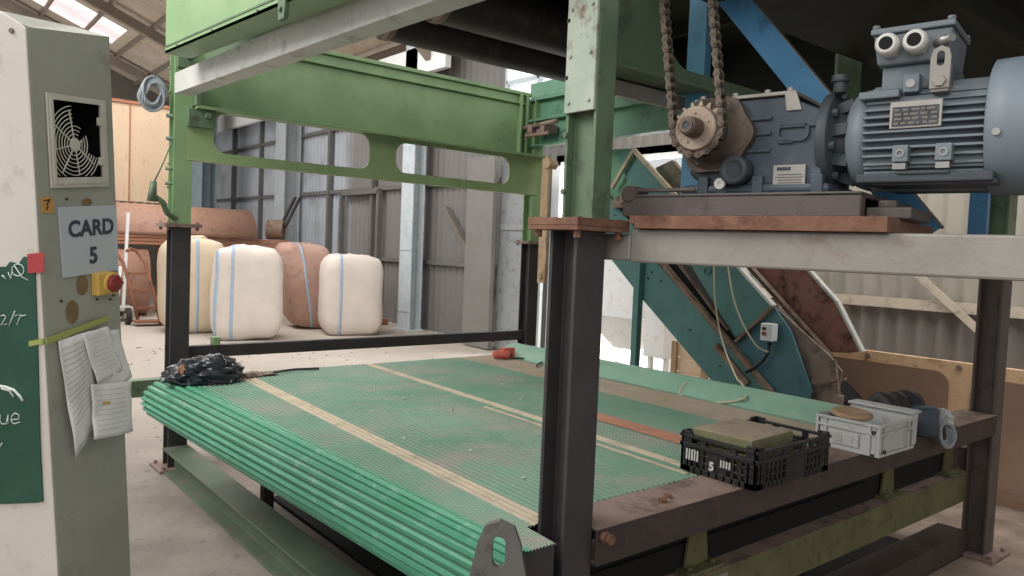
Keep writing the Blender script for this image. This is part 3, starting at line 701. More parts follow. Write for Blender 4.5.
# steel lug with a slotted eye beside the belt nose
mb = MB(); c = Vector((-.352, -.15, 0)); dx = Vector((.70, -.714, 0)).normalized()
h0 = .945
out = [(-.13, 0), (.13, 0), (.082, h0-.20), (.052, h0-.055), (.036, h0-.015), (0, h0), (-.036, h0-.015), (-.052, h0-.055), (-.082, h0-.20)]
slot = [(.016*math.cos(a), h0-.055+.016*math.sin(a)) for a in [PI*i/8 for i in range(9)]]+[(.016*math.cos(a), h0-.10+.016*math.sin(a)) for a in [PI+PI*i/8 for i in range(9)]]
mb.plate(out, [slot], c, dx, (0, 0, 1), .02)
mb.box(c.x-.14, c.y-.14, 0, c.x+.14, c.y+.14, .012)
o = obj('lifting_lug', mb, M['lug'], bevel=.003); tag(o, 'upright steel plate lug with a slotted eye in front of the near column', 'lug')

# bin bag with scrap on the belt corner
def crumple(mb, c, sx, sy, sz, n=40, seed=0, amp=.35):
    vs = []; fs = []; R = n//2
    for i in range(R+1):
        th = PI*i/R
        for j in range(n):
            ph = 2*PI*j/n; d = Vector((math.sin(th)*math.cos(ph), math.sin(th)*math.sin(ph), math.cos(th)))
            k = 1+amp*(noise.turbulence(d*1.7+Vector((seed, seed, seed)), 3, True)-.55)+.12*noise.noise(d*7+Vector((seed, 0, 0)))
            vs.append((c[0]+d.x*k*sx, c[1]+d.y*k*sy, max(c[2]+d.z*k*sz, c[2]-sz*.42)))
    for i in range(R):
        for j in range(n): fs.append((i*n+j, i*n+(j+1) % n, (i+1)*n+(j+1) % n, (i+1)*n+j))
    mb.add(vs, fs, False)
T = thing('bin_bag', 'crumpled black bin bag with brown scraps on the left corner of the conveyor', 'bag', (-.17, 2.72, ZT))
mb = MB(); crumple(mb, (-.17, 2.74, ZT+.042), .215, .15, .10, 44, 3.1, .34); obj('bag', mb, M['bag'], T)
mb = MB(); crumple(mb, (-.14, 2.82, ZT+.105), .13, .04, .03, 20, 8.2, .8); crumple(mb, (-.31, 2.68, ZT+.075), .02, .03, .04, 14, 1.2, .8); pieces('scrap', mb, M['brownbag'], T, label='brown scraps in the bag')
# torn slat splinters and dust behind the bag
mb = MB(); crumple(mb, (.10, 2.80, ZT+.006), .17, .07, .015, 26, 5, .9)
o = obj('dust_heap', mb, M['fluff']); tag(o, 'small heap of grey-brown fluff beside the black bin bag', 'dust heap')
mb = MB(); mb.tube([(.25, 2.80, ZT+.012), (.38, 2.82, ZT+.016), (.55, 2.83, ZT+.010)], .008, 6)
o = obj('broken_strip', mb, M['dark']); tag(o, 'thin dark broken strip lying on the belt right of the bin bag', 'strip')
# plug with cable at the far end
T = thing('plug_connector', 'orange-red cable plug with its loose cable at the far end of the belt', 'plug', (2.12, 2.80, ZT))
c = Vector((1.93, 2.72, ZT+.035))
mb = MB(); mb.lathe(c+Vector((-.07, .02, 0)), (1, -.3, 0), [(0, .02), (.01, .03), (.08, .03), (.085, .036), (.12, .036), (.125, .024)], 16); mb.box(c.x-.0, c.y-.02, ZT+.01, c.x+.10, c.y+.04, ZT+.08); obj('plug', mb, M['pink'], T, .003)
mb = MB(); mb.tube([c+Vector((.06, -.03, 0))]+[Vector((1.97+.22*math.sin(t*.9), 2.62-.28*t*.3+.06*math.cos(2*t), ZT+.012)) for t in [i*.35 for i in range(12)]], .006, 6); obj('cable', mb, M['cable_b'], T)
# flecks on the belt
mb = MB()
for k in range(45):
    x, y = random.uniform(-.2, 1.9), random.uniform(.2, 2.85); s = random.choice((.002, .003, .004, .007))
    mb.box(warp(x, y)-s, y-s*.6, ZT+.001, warp(x, y)+s, y+s*.6, ZT+.001+s*.5, Matrix.Rotation(random.uniform(0, 3), 3, 'Z'))
o = obj('lint', mb, M['gland']); tag(o, 'pale lint flecks scattered over the green belt slats', 'lint', kind='stuff')

# ================================================================== CRATES ON THE SIDE RAIL
ZR = .808
def crate_frame(x0, y0, x1, y1, h, mb, t=.012, cols=9, rows=3):
    # corner posts
    for x in (x0, x1):
        for y in (y0, y1):
            sx = .045 if x == x0 else -.045; sy = .045 if y == y0 else -.045
            mb.box(min(x, x+sx), min(y, y+sy*.25), ZR, max(x, x+sx), max(y, y+sy*.25), ZR+h); mb.box(min(x, x+sx*.25), min(y, y+sy), ZR, max(x, x+sx*.25), max(y, y+sy), ZR+h)
    for z0, z1, o in ((0, .022, 0), (h*.62, h*.72, .004), (h*.86, h*.93, .005)):
        mb.box(x0-o, y0-o, ZR+z0, x1+o, y0+t, ZR+z1); mb.box(x0-o, y1-t, ZR+z0, x1+o, y1+o, ZR+z1)
        mb.box(x0-o, y0, ZR+z0, x0+t, y1, ZR+z1); mb.box(x1-t, y0, ZR+z0, x1+o, y1, ZR+z1)
    for a in range(1, cols*2):
        f = a/(cols*2); x = x0+(x1-x0)*f
        if .38 < f < .62:                       # solid name panel in the middle
            continue
        for y in (y0, y1-t): mb.box(x-.005, y, ZR, x+.005, y+t, ZR+h*.62)
    n2 = max(4, int(cols*1.2))
    for a in range(1, n2):
        y = y0+(y1-y0)*a/n2
        for x in (x0, x1-t): mb.box(x, y-.005, ZR, x+t, y+.005, ZR+h*.62)
    for z in (.28, .46):
        mb.box(x0, y0, ZR+h*z, x1, y0+t*.8, ZR+h*z+.006); mb.box(x0, y1-t*.8, ZR+h*z, x1, y1, ZR+h*z+.006)
        mb.box(x0, y0, ZR+h*z, x0+t*.8, y1, ZR+h*z+.006); mb.box(x1-t*.8, y0, ZR+h*z, x1, y1, ZR+h*z+.006)
    for f in (.25, .38, .62, .75):
        x = x0+(x1-x0)*f
        for y in (y0, y1-t): mb.box(x-.012, y, ZR+h*.6, x+.012, y+t, ZR+h*.9)
    for f in (.3, .7):
        y = y0+(y1-y0)*f
        for x in (x0, x1-t): mb.box(x, y-.012, ZR+h*.6, x+t, y+.012, ZR+h*.9)
    mb.box(x0+.005, y0+.005, ZR, x1-.005, y1-.005, ZR+.006)
CR = thing('plastic_crate', 'black slatted plastic crate holding olive foam pads on the side rail', 'crate', (1.03, .03, ZR))
kx0, ky0, kx1, ky1, kh = .778, -.128, 1.262, .192, .148
mb = MB(); crate_frame(kx0, ky0, kx1, ky1, kh, mb); obj('crate_body', mb, M['crate'], CR, .0015)
mb = MB()
mb.box(kx0+.19, ky0+.002, ZR+.02, kx0+.32, ky0+.01, ZR+kh*.6); mb.box(kx0+.002, ky0+.12, ZR+.02, kx0+.01, ky0+.21, ZR+kh*.6); mb.box(kx1-.01, ky0+.12, ZR+.02, kx1-.002, ky0+.21, ZR+kh*.6)
pieces('side_panel', mb, M['crate'], CR)
mb = MB()
ex, ey = Vector((0, -1, 0)), Vector((0, 0, 1))
mb.text('5', .042, (kx0-.006, .05, ZR+.03), ex, ey, .001, .002)
for i in range(5): mb.box(kx0-.003, .16-.012*i, ZR+.045, kx0-.001, .166-.012*i, ZR+.085)
for i in range(4): mb.box(kx0-.003, .01-.012*i, ZR+.05, kx0-.001, .016-.012*i, ZR+.075)
pieces('lettering', mb, M['galv_hi'], CR, label='worn pale marking with a 5')
def pad(x0, y0, z0, x1, y1, z1, label, rz):
    mb = MB(); mb.box(x0, y0, z0, x1, y1, z1, Matrix.Rotation(rz, 3, 'Z'))
    o = obj('foam_pad', mb, [M['foam'], M['foam_top']], bevel=.008); tag(o, label, 'foam pad', 'foam pads in the black crate')
    for p in o.data.polygons:
        if p.normal.z > .7: p.material_index = 1
pad(kx0+.045, ky0+.055, ZR+.010, kx0+.335, ky1-.03, ZR+.102, 'lower olive foam pad, mostly hidden inside the black crate', .02)
pad(kx0+.035, ky0+.055, ZR+.110, kx0+.33, ky1-.018, ZR+.160, 'upper dusty olive foam pad on top in the black crate', .05)

WC = thing('white_crate', 'dirty white plastic crate on the side rail right of the black crate', 'crate', (1.83, 0, ZR))
wx0, wy0, wx1, wy1, wh = 1.630, -.145, 1.935, .120, .130
mb = MB(); t = .012
mb.box(wx0, wy0, ZR, wx1, wy1, ZR+.008)
mb.box(wx0, wy0, ZR, wx1, wy0+t, ZR+wh); mb.box(wx0, wy1-t, ZR, wx1, wy1, ZR+wh); mb.box(wx0, wy0, ZR, wx0+t, wy1, ZR+wh); mb.box(wx1-t, wy0, ZR, wx1, wy1, ZR+wh)
for z in (.0, .088, .122):
    mb.box(wx0-.010, wy0-.010, ZR+z, wx1+.010, wy0, ZR+z+.012); mb.box(wx0-.010, wy1, ZR+z, wx1+.010, wy1+.010, ZR+z+.012); mb.box(wx0-.010, wy0, ZR+z, wx0, wy1, ZR+z+.012); mb.box(wx1, wy0, ZR+z, wx1+.010, wy1, ZR+z+.012)
for f in (0, .14, .86, 1):
    x = wx0+(wx1-wx0)*f; y = wy0+(wy1-wy0)*f
    mb.box(x-.006, wy0-.008, ZR, x+.006, wy0, ZR+wh); mb.box(wx0-.008, y-.006, ZR, wx0, y+.006, ZR+wh); mb.box(wx1, y-.006, ZR, wx1+.008, y+.006, ZR+wh)
obj('crate_body', mb, M['wcrate'], WC, .002)
mb = MB(); mb.box(wx0-.009, wy0+.08, ZR+.022, wx0-.004, wy0+.2, ZR+.08); mb.box(wx0-.012, wy0+.105, ZR+.035, wx0-.009, wy0+.11, ZR+.068); mb.box(wx0-.012, wy0+.15, ZR+.035, wx0-.009, wy0+.185, ZR+.066); pieces('side_panel', mb, M['wcrate'], WC, .002)
mb = MB(); mb.box(wx0-.016, wy0+.01, ZR, wx0-.009, wy0+.025, ZR+.012); mb.cyl((wx0+.04, wy0-.012, ZR+.018), (wx0+.04, wy0-.006, ZR+.018), .01); mb.cyl((wx0-.012, wy0+.018, ZR+.10), (wx0-.006, wy0+.018, ZR+.10), .009); obj('catch', mb, M['dark'], WC)
mb = MB()
mb.ext([(1.965, -.13, ZR), (1.965, .15, ZR), (1.975, .15, ZR+.150), (1.975, -.13, ZR+.150)], (.06, 0, 0)); mb.box(1.960, -.138, ZR+.140, 2.045, .158, ZR+.152); mb.box(1.958, -.138, ZR+.10, 1.966, .158, ZR+.11)
o = obj('white_box', mb, M['wcrate'], bevel=.004); tag(o, 'taller white plastic box standing behind the dirty white crate', 'box')
c = Vector((1.725, .02, ZR+wh+.001)); mb = MB(); mb.lathe(c, (0, 0, 1), [(0, .075), (.006, .085), (.018, .082), (.022, .07), (.014, .05), (.012, .02)], 28)
o = obj('card_disc', mb, M['wood']); tag(o, 'round tan dished lid lying on the dirty white crate', 'lid')
o.rotation_euler = (.08, -.05, 0)

SM = thing('small_motor', 'small dark blue electric motor on the side rail beside the white crate', 'motor', (2.22, .03, ZR))
mb = MB(); mb.lathe((2.13, .10, ZR+.098), (1, -.45, 0), [(0, .05), (.01, .085), (.03, .09), (.06, .09), (.062, .082), (.09, .082), (.092, .09), (.12, .09), (.122, .082), (.15, .082), (.152, .095), (.20, .095), (.215, .06)], 28); obj('body', mb, M['black'], SM)
mb = MB(); mb.lathe((2.245, -.065, ZR+.005), (0, 0, 1), [(0, .062), (.01, .066), (.12, .066), (.132, .055), (.134, .03)], 28); obj('capacitor_can', mb, M['smotor'], SM, label='blue can')
mb = MB(); mb.box(2.12, -.02, ZR, 2.32, .12, ZR+.03); mb.box(2.18, .0, ZR+.02, 2.28, .1, ZR+.06); obj('base', mb, M['smotor'], SM, .003)
mb = MB(); pts = []
for k in range(4):
    mb.tube([(2.375+(.085+.006*k)*math.cos(t), -.098-.010*k+.018*math.sin(t+.5), ZR+.012-.004*k+.052*math.sin(t)+.006*math.sin(2*t+k)) for t in [2*PI*i/24 for i in range(24)]], .0085, 6, True)
mb.tube([(2.33, -.10, ZR+.055), (2.30, -.03, ZR+.03), (2.26, .02, ZR+.05)], .0085, 6)
o = obj('cable_coil', mb, M['cable_g']); tag(o, 'grey cable coiled loosely over the edge of the side rail below the small motor', 'cable coil')
mb = MB(); crumple(mb, (2.50, -.055, ZR+.040), .055, .05, .06, 22, 4, .5); o = obj('rag', mb, M['wcrate']); tag(o, 'crumpled whitish rag beside the coiled grey cable on the rail', 'rag')

# ================================================================== DRIVE PLATFORM
DO = Vector((.091, -.007, 1.686)); EX = Vector((.205, -1.006, 0)).normalized(); EY = Vector((1.006, .205, 0)).normalized(); EZ = Vector((0, 0, 1))
DM = Matrix(((EX.x, EY.x, 0, DO.x), (EX.y, EY.y, 0, DO.y), (0, 0, 1, DO.z), (0, 0, 0, 1)))
B = thing('drive_support_beam', 'grey weld-stained hollow steel beam carrying the geared motor from the near column', 'support beam', (0, 0, 0), matrix=DM)
mb = MB(DM); mb.box(.102, 0, -.108, 1.62, .10, -.0135); mb.box(-.03, .004, -.104, .102, .096, -.0285); obj('beam', mb, M['galv'], B, .006)
mb = MB(DM); mb.box(-.042, .004, -.104, -.031, .096, -.0285); mb.bolts([(-.042, .03, -.075), (-.042, .075, -.035)], (-1, 0, 0), .01, .01); obj('end_plate', mb, M['rust'], B, .002)
mb = MB(DM); mb.box(.02, .545, -.06, 1.62, .62, .0); mb.box(.03, .10, -.08, .08, .62, -.03); mb.box(1.56, .10, -.06, 1.62, .62, .0); pieces('rear_rail', mb, M['dark_brown'], B, .003)
mb = MB(DM); mb.box(1.54, .0, -1.686, 1.62, .10, -.108); mb.box(1.50, -.04, -1.686, 1.66, .14, -1.673); obj('leg', mb, M['galv'], B, .003)
mb = MB(DM); mb.box(1.54, .54, -1.686, 1.62, .62, -.06); obj('leg', mb, M['dark_brown'], B, .003)
mb = MB(DM); 
for x in (.52, .57): mb.box(x, -.003, -.06, x+.006, .0, -.005)
mb = MB(DM)
mb.box(.128, -.028, -.013, .775, .47, .022); mb.box(.112, -.028, -.0, .128, .47, .022)
mb.bolts([(.06+.085*i, -.02, .022) for i in range(9)], (0, 0, 1), .005, .003)
o = obj('mounting_plate', mb, M['rust'], bevel=.003); tag(o, 'thin orange-rusted plate between the grey beam and the geared motor', 'plate')
mb = MB(DM); mb.box(.05, .035, .023, .70, .075, .085); mb.box(.05, .33, .023, .70, .37, .085); mb.box(.05, .035, .072, .70, .37, .086); mb.box(.70, .08, .023, .80, .30, .05)
mb.cyl((.07, .03, .088), (.07, .11, .088), .024); mb.cyl((.075, .05, .098), (.27, .05, .098), .006)
mb.bolts([(.74, .12, .05), (.74, .25, .05)], (0, 0, 1), .024, .018)
BF = obj('motor_base', mb, M['base'], bevel=.004); tag(BF, 'brown-grey steel base frame with bolts under the gearbox', 'base frame')

GM = thing('geared_motor', 'large grey electric motor flanged to a blue gearbox with sprocket on the rusted plate', 'geared motor', (0, 0, 0), matrix=DM @ Matrix.Translation((.4, .2, .106)))
z0 = .087
# gearbox housing
mb = MB(DM)
mb.ext([(.265, .13, z0+.02), (.575, .13, z0+.02), (.575, .13, .30), (.50, .13, .335), (.48, .13, .347), (.22, .13, .347), (.205, .13, .29), (.205, .13, z0+.06)], (0, .26, 0))
mb.box(.19, .115, z0, .60, .40, z0+.03)
gh = obj('gearbox_housing', mb, M['gear'], GM, .012)
mb = MB(DM)
for z, a, b in ((.285, .36, .44), (.245, .36, .44), (.20, .36, .44), (.26, .46, .56), (.22, .46, .50)): mb.box(a, .122, z, b, .131, z+.012)
mb.plate(rrect(.455, .225, .54, .275, .02), [rrect(.463, .233, .532, .267, .014)], (0, .13, 0), (1, 0, 0), (0, 0, 1), .008)
for x in (.245, .30, .40, .555): mb.box(x, .11, z0, x+.03, .14, z0+.05)
pieces('casting_rib', mb, M['gear'], gh, .003)
mb = MB(DM); mb.box(.215, .125, .348, .50, .39, .358); mb.bolts([(x, y, .358) for x in (.235, .33, .42, .48) for y in (.14, .37)], (0, 0, 1), .009, .010); mb.ext([(.47, .124, .357), (.50, .124, .357), (.518, .124, .305), (.478, .124, .305)], (0, .01, 0))
obj('top_cover', mb, M['plate'], GM, .002, label='pale-edged gearbox top cover')
mb = MB(DM); mb.box(.455, .119, .106, .538, .124, .164); mb.bolts([(.462, .119, .135), (.531, .119, .135)], (0, -1, 0), .003, .002); obj('rating_plate', mb, M['plate'], GM)
mb = MB(DM); mb.box(.465, .117, .150, .500, .1195, .158)
for i in range(4): mb.box(.468, .117, .138-.007*i, .53, .1192, .1392-.007*i)
obj('lettering', mb, M['ink'], GM)
# output flange, sprocket, hub
SX, SZ = .287, .254
mb = MB(DM); mb.lathe((SX, .135, SZ), (0, -1, 0), [(0, .100), (.03, .100), (.034, .092), (.05, .072), (.075, .066)], 36)
mb.bolts([(SX+.084*math.cos(a), .101, SZ+.084*math.sin(a)) for a in [2*PI*i/8+.3 for i in range(8)]], (0, -1, 0), .010, .004)
mb.ext([(SX+(.108+.006*math.cos(6*q))*math.cos(q), .104, SZ-.002+(.106+.006*math.cos(6*q))*math.sin(q)) for q in [2*PI*i/48 for i in range(48)]], (0, .026, 0))
obj('output_flange', mb, M['flange'], GM, .002)
mb = MB(DM); mb.ring((SX, .065, SZ), (SX, .03, SZ), .062, .04); mb.cyl((SX, .06, SZ), (SX, .03, SZ), .058)
obj('seal_ring', mb, M['dark'], GM)
NT = 17; pitch = .0254; RS = pitch/2/math.sin(PI/NT)
def sprocket(mb, cx, cz, y0, y1):
    pts = []
    for i in range(NT):
        a = 2*PI*i/NT
        for d, r in ((-.32, RS-.008), (-.10, RS+.005), (.10, RS+.005), (.32, RS-.008)): pts.append((cx+r*math.cos(a+d*2*PI/NT), y0, cz+r*math.sin(a+d*2*PI/NT)))
    mb.ext(pts, (0, y1-y0, 0))
mb = MB(DM); sprocket(mb, SX, SZ, .018, .006); mb.lathe((SX, .03, SZ), (0, -1, 0), [(0, .060), (.035, .060), (.040, .056)], 32); mb.bolts([(SX+.04*math.cos(a), -.01, SZ+.04*math.sin(a)) for a in (.4, 1.6, 2.9, 4.2, 5.4)], (0, -1, 0), .004, .003)
sp = obj('sprocket', mb, M['sprock'], GM, .001)
mb = MB(DM); mb.lathe((SX, -.005, SZ), (0, -1, 0), [(0, .027), (.025, .027), (.03, .024), (.05, .024), (.053, .02)], 24); mb.ring((SX, -.055, SZ), (SX, -.062, SZ), .018, .010); obj('hub', mb, M['flange'], sp)
mb = MB(DM); mb.cyl((SX, -.055, SZ), (SX, -.060, SZ), .009); obj('shaft_bolt', mb, M['plate_dk'], sp)
mb = MB(DM); mb.lathe((.358, .135, .152), (0, -1, 0), [(0, .040), (.05, .040), (.056, .036), (.056, .024), (.05, .02)], 28); obj('blank_cap', mb, M['motor_dk'], GM)
mb = MB(DM); mb.ring((.322, .09, .116), (.322, .083, .116), .015, .006); mb.cyl((.322, .12, .116), (.322, .086, .116), .007); obj('oil_plug', mb, M['gland'], GM)
# motor
AY, AZ, MR = .235, .231, .131
AX = (1, 0, 0)
mb = MB(DM); mb.lathe((.555, AY, AZ), AX, [(0, .10), (.005, .128), (.03, .130), (.034, .122), (.04, .095), (.055, .085), (.075, .085)], 40)
mb.bolts([(.59, AY+.112*math.cos(a), AZ+.112*math.sin(a)) for a in [2*PI*i/8+.2 for i in range(8)]], (1, 0, 0), .011, .015)
fl = obj('motor_flange', mb, M['motor_dk'], GM, .001)
mb = MB(DM)
for a in [2*PI*i/8+.6 for i in range(8)]: mb.bar((.59, AY+.09*math.cos(a), AZ+.09*math.sin(a)), (.635, AY+.105*math.cos(a), AZ+.105*math.sin(a)), .02, .03)
mb.cyl((.60, .16, .345), (.60, .16, .385), .016); mb.cyl((.60, .16, .372), (.60, .16, .39), .022, n=10)
pieces('adapter_rib', mb, M['motor_dk'], fl, .002)
mb = MB(DM); mb.lathe((.625, AY, AZ), AX, [(0, .10), (.01, .118), (.035, .128), (.05, .128), (.055, .112), (.30, .112)], 40); mo = obj('motor_body', mb, M['motor'], GM)
mb = MB(DM)
for i in range(-5, 6):                       # horizontal cooling fins, both sides
    dz = i*.0185
    if abs(dz) > .105: continue
    for s in (-1, 1):
        yy = math.sqrt(max(0, .108**2-dz**2)); ye = math.sqrt(max(0, MR**2-dz**2))+.004
        mb.box(.675, min(AY+s*yy, AY+s*ye), AZ+dz-.003, .93, max(AY+s*yy, AY+s*ye), AZ+dz+.003)
for i in range(-5, 6):
    dy = i*.02
    zz = math.sqrt(.10**2-min(dy*dy, .0099)); 
    mb.box(.675, AY+dy-.003, AZ+zz, .93, AY+dy+.003, AZ+math.sqrt(MR**2-dy**2)+.002); mb.box(.675, AY+dy-.003, AZ-math.sqrt(MR**2-dy**2), .93, AY+dy+.003, AZ-zz)
obj('cooling_fins', mb, M['motor'], mo, .001)
mb = MB(DM); mb.box(.67, AY-.145, AZ-.122, .955, AY+.13, AZ-.10); mb.box(.702, AY-.13, AZ-.1275, .96, AY+.12, AZ-.115); mb.box(.76, AY-.15, AZ-.105, .87, AY-.13, AZ-.096)
obj('foot_bar', mb, M['motor_dk'], mo, .004)
mb = MB(DM)
for x in (.765, .855): mb.box(x-.017, AY-.150, AZ-.075, x+.017, AY-.10, AZ-.035)
mb.box(.755, AY-.12, AZ+.092, .79, AY-.06, AZ+.135); mb.box(.66, AY-.13, AZ+.082, .75, AY-.05, AZ+.10)
pieces('lug_pad', mb, M['motor'], mo, .003)
mb = MB(DM)
for x in (.765, .855): mb.ring((x, AY-.150, AZ-.055), (x, AY-.153, AZ-.055), .010, .006, 14); mb.box(x-.014, AY-.152, AZ-.092, x+.014, AY-.13, AZ-.078)
mb.cyl((.772, AY-.118, AZ+.112), (.772, AY-.124, AZ+.112), .010)
pieces('lug_bolt', mb, M['bolt'], mo)
mb = MB(DM); mb.box(.735, AY-.138, AZ+.005, .845, AY-.130, AZ+.068); np_ = obj('name_plate', mb, M['plate'], mo, .002)
mb = MB(DM); mb.box(.741, AY-.1395, AZ+.010, .839, AY-.1385, AZ+.055)
obj('print_panel', mb, M['plate_dk'], np_)
mb = MB(DM)
random.seed(3)
for r in range(4):
    x = .745
    while x < .832:
        w = random.uniform(.006, .018); mb.box(x, AY-.1402, AZ+.014+r*.0105, min(x+w, .836), AY-.1393, AZ+.019+r*.0105); x += w+random.uniform(.003, .008)
obj('lettering', mb, M['post'], np_)
mb = MB(DM); mb.lathe((.93, AY, AZ+.014), AX, [(0, .147), (.004, .156), (.05, .158), (.25, .158), (.28, .150), (.30, .11)], 48); obj('fan_cover', mb, M['fan'], GM)
mb = MB(DM); a = 3.45
for q in (.0,): mb.bolts([(.955, AY-.157*math.cos(q+.32), AZ+.012-.157*math.sin(q+.32)+.02)], (0, -1, 0), .009, .008)
obj('cover_screw', mb, M['bolt'], GM)
# terminal box
mb = MB(DM); mb.box(.70, .145, .335, .85, .31, .395); mb.ext([(.693, .125, .395), (.845, .125, .395), (.853, .115, .465), (.683, .115, .465)], (0, .19, 0)); 
tb = obj('terminal_box', mb, M['motor'], GM, .006)
mb = MB(DM); mb.box(.678, .108, .466, .858, .312, .480); mb.bolts([(x, y, .480) for x in (.688, .848) for y in (.12, .31)], (0, 0, 1), .010, .010); obj('lid', mb, M['motor'], tb, .003)
for x in (.722, .782):
    mb = MB(DM); mb.cyl((x, .13, .434), (x, .095, .434), .027, n=6, smooth=False); mb.lathe((x, .098, .434), (0, -1, 0), [(0, .027), (.018, .026), (.026, .021)], 20)
    g = obj('cable_gland', mb, M['gland'], tb, .002)
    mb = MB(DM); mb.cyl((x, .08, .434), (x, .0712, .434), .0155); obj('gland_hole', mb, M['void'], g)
mb = MB(DM); mb.lathe((.822, .122, .432), (.7, -.7, 0), [(0, .012), (.03, .012), (.032, .009), (.05, .009)], 14); obj('stud', mb, M['bolt'], tb)
mb = MB(DM); sl = [(.008*math.cos(a), .066+.010+.008*math.sin(a)) for a in [PI*i/8 for i in range(9)]]+[(.008*math.cos(a), .058+.008*math.sin(a)) for a in [PI+PI*i/8 for i in range(9)]]
mb.plate([(-.02, 0), (.02, 0), (.021, .07), (.016, .088), (0, .096), (-.016, .088), (-.021, .07)], [sl], (.836, .098, .322), (1, 0, 0), (0, 0, 1), .006)
mb.cyl((.836, .099, .338), (.836, .085, .338), .014, n=6); mb.box(.818, .098, .315, .854, .16, .335)
obj('lifting_eye', mb, M['galv'], GM, .001)

# drive chain: closed loop from the gearbox sprocket up to a shaft in the machine top
UX, UZ = SX-.135, SZ+.93
def loop():
    d = Vector((UX-SX, UZ-SZ)); L = d.length; t = d/L; n = Vector((-t.y, t.x)); pts = []
    k = int(L/pitch)
    for i in range(k+1): pts.append(Vector((SX, SZ))-n*RS+t*(L*i/k))
    m = int(PI*RS/pitch); a0 = math.atan2(-n.y, -n.x)
    for i in range(1, m): a = a0+PI*i/m; pts.append(Vector((UX, UZ))+Vector((math.cos(a), math.sin(a)))*RS)
    for i in range(k+1): pts.append(Vector((UX, UZ))+n*RS-t*(L*i/k))
    for i in range(1, m): a = a0+PI+PI*i/m; pts.append(Vector((SX, SZ))+Vector((math.cos(a), math.sin(a)))*RS)
    return pts
lp = loop(); mb = MB(DM); yc = .012
for i, p in enumerate(lp):
    q = lp[(i+1) % len(lp)]
    mb.cyl((p.x, yc-.011, p.y), (p.x, yc+.011, p.y), .0078, n=8)
    mb.cyl((p.x, yc-.019, p.y), (p.x, yc+.019, p.y), .004, n=6)
    w = .0105 if i % 2 else .0150
    c = (p+q)/2; d = (q-p); t = d.normalized(); n = Vector((-t.y, t.x))
    for s in (-1, 1):
        pts = [p-t*.009+n*.005, p+n*.0095, c+n*.006, q+n*.0095, q+t*.009+n*.005, q+t*.009-n*.005, q-n*.0095, c-n*.006, p-n*.0095, p-t*.009-n*.005]
        mb.ext([(a.x, yc+s*w-.0013, a.y) for a in pts], (0, .0026, 0))
o = obj('drive_chain', mb, M['chain']); tag(o, 'greasy roller chain looped up from the gearbox sprocket into the machine top', 'chain')
mb = MB(DM); sprocket(mb, UX, UZ, .018, .006); mb.cyl((UX, -.02, UZ), (UX, .55, UZ), .03); mb.box(UX-.07, .35, UZ-.06, UX+.07, .40, UZ+.12)
obj('upper_sprocket', mb, M['sprock'], FR)

# blue bracing behind the gearbox
BB = thing('blue_brace_frame', 'blue steel upright and diagonal brace standing behind the geared motor', 'brace frame', (0, 0, 0), matrix=DM @ Matrix.Translation((.4, .58, 0)))
mb = MB(DM); mb.prof((-.012, .575, .0), (-.012, .575, .99), csec(.05, .068, .006), (0, 1, 0), (1, 0, 0)); obj('upright', mb, M['blue_gr'], BB, .002)
mb = MB(DM); mb.prof((.862, .575, .0), (.862, .575, .30), csec(.05, .045, .006), (0, 1, 0), (1, 0, 0)); obj('upright', mb, M['blue'], BB, .002)
a, b = Vector((.112, .56, .785)), Vector((.745, .56, .0)); t = (b-a).normalized()
mb = MB(DM); mb.bar(a-t*.15, b, .012, .085, (0, 0, 1)); obj('diagonal', mb, M['blue'], BB, .002)
mb = MB(DM); nrm = Vector((-t.z, 0, t.x)); nrm = nrm if nrm.z > 0 else -nrm
mb.bar(a-t*.15+nrm*.04+Vector((0, .02, 0)), b+nrm*.04+Vector((0, .02, 0)), .05, .008, nrm); obj('diagonal_edge', mb, M['galv'], BB, .001, label='pale worn upper flange of the diagonal')

# ================================================================== CONTROL CABINET
cc = Vector((-1.22, .899, 2.149))
CM = Matrix(((.785, -.6154, -.0712, cc.x), (.6068, .7869, -.1122, cc.y), (.1251, .0449, .9911, cc.z), (0, 0, 0, 1)))
HB = -2.19; WD = .298; LW = .75
CB = thing('control_cabinet', 'tall cream and grey electrical cabinet with a CARD 5 sign in the left foreground', 'cabinet', (0, 0, 0), matrix=CM @ Matrix.Translation((WD/2, LW/2, HB)))
mb = MB(CM)
vent = [(.056, -.182), (.244, -.188), (.244, -.420), (.056, -.418)]
mb.plate([(0, HB), (WD, HB), (WD, .018), (0, 0)], [list(reversed(vent))], (0, 0, 0), (1, 0, 0), (0, 0, 1), -.003)
mb.add([(0, 0, 0), (WD, 0, .018), (WD, .12, .045), (WD, LW, .05), (0, LW, .05), (0, .12, .046)], [(0, 1, 2, 5), (5, 2, 3, 4)])
mb.add([(WD, 0, HB), (WD, LW, HB), (WD, LW, .045), (WD, 0, .018)], [(0, 1, 2, 3)])
mb.add([(0, LW, HB), (WD, LW, HB), (WD, LW, .045), (0, LW, .03)], [(0, 1, 2, 3)])
mb.add([(.012, 0.02, HB), (.012, LW, HB), (.012, LW, .03), (.012, 0.02, 0)], [(0, 1, 2, 3)])
mb.add([(0, 0, HB), (WD, 0, HB), (WD, LW, HB), (0, LW, HB)], [(0, 1, 2, 3)])
obj('body', mb, M['cab_grey'], CB)
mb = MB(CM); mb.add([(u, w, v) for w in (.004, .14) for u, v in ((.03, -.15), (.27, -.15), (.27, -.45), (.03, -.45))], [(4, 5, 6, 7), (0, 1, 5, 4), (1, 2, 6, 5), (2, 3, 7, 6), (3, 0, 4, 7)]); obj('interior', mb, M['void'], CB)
mb = MB(CM); mb.ext([(-.006, .002, HB), (-.006, LW, HB), (-.006, LW, .050), (-.006, .30, .050), (-.006, .12, .047), (-.006, .075, .036), (-.006, .03, .014), (-.006, .002, -.002)], (.006, 0, 0))
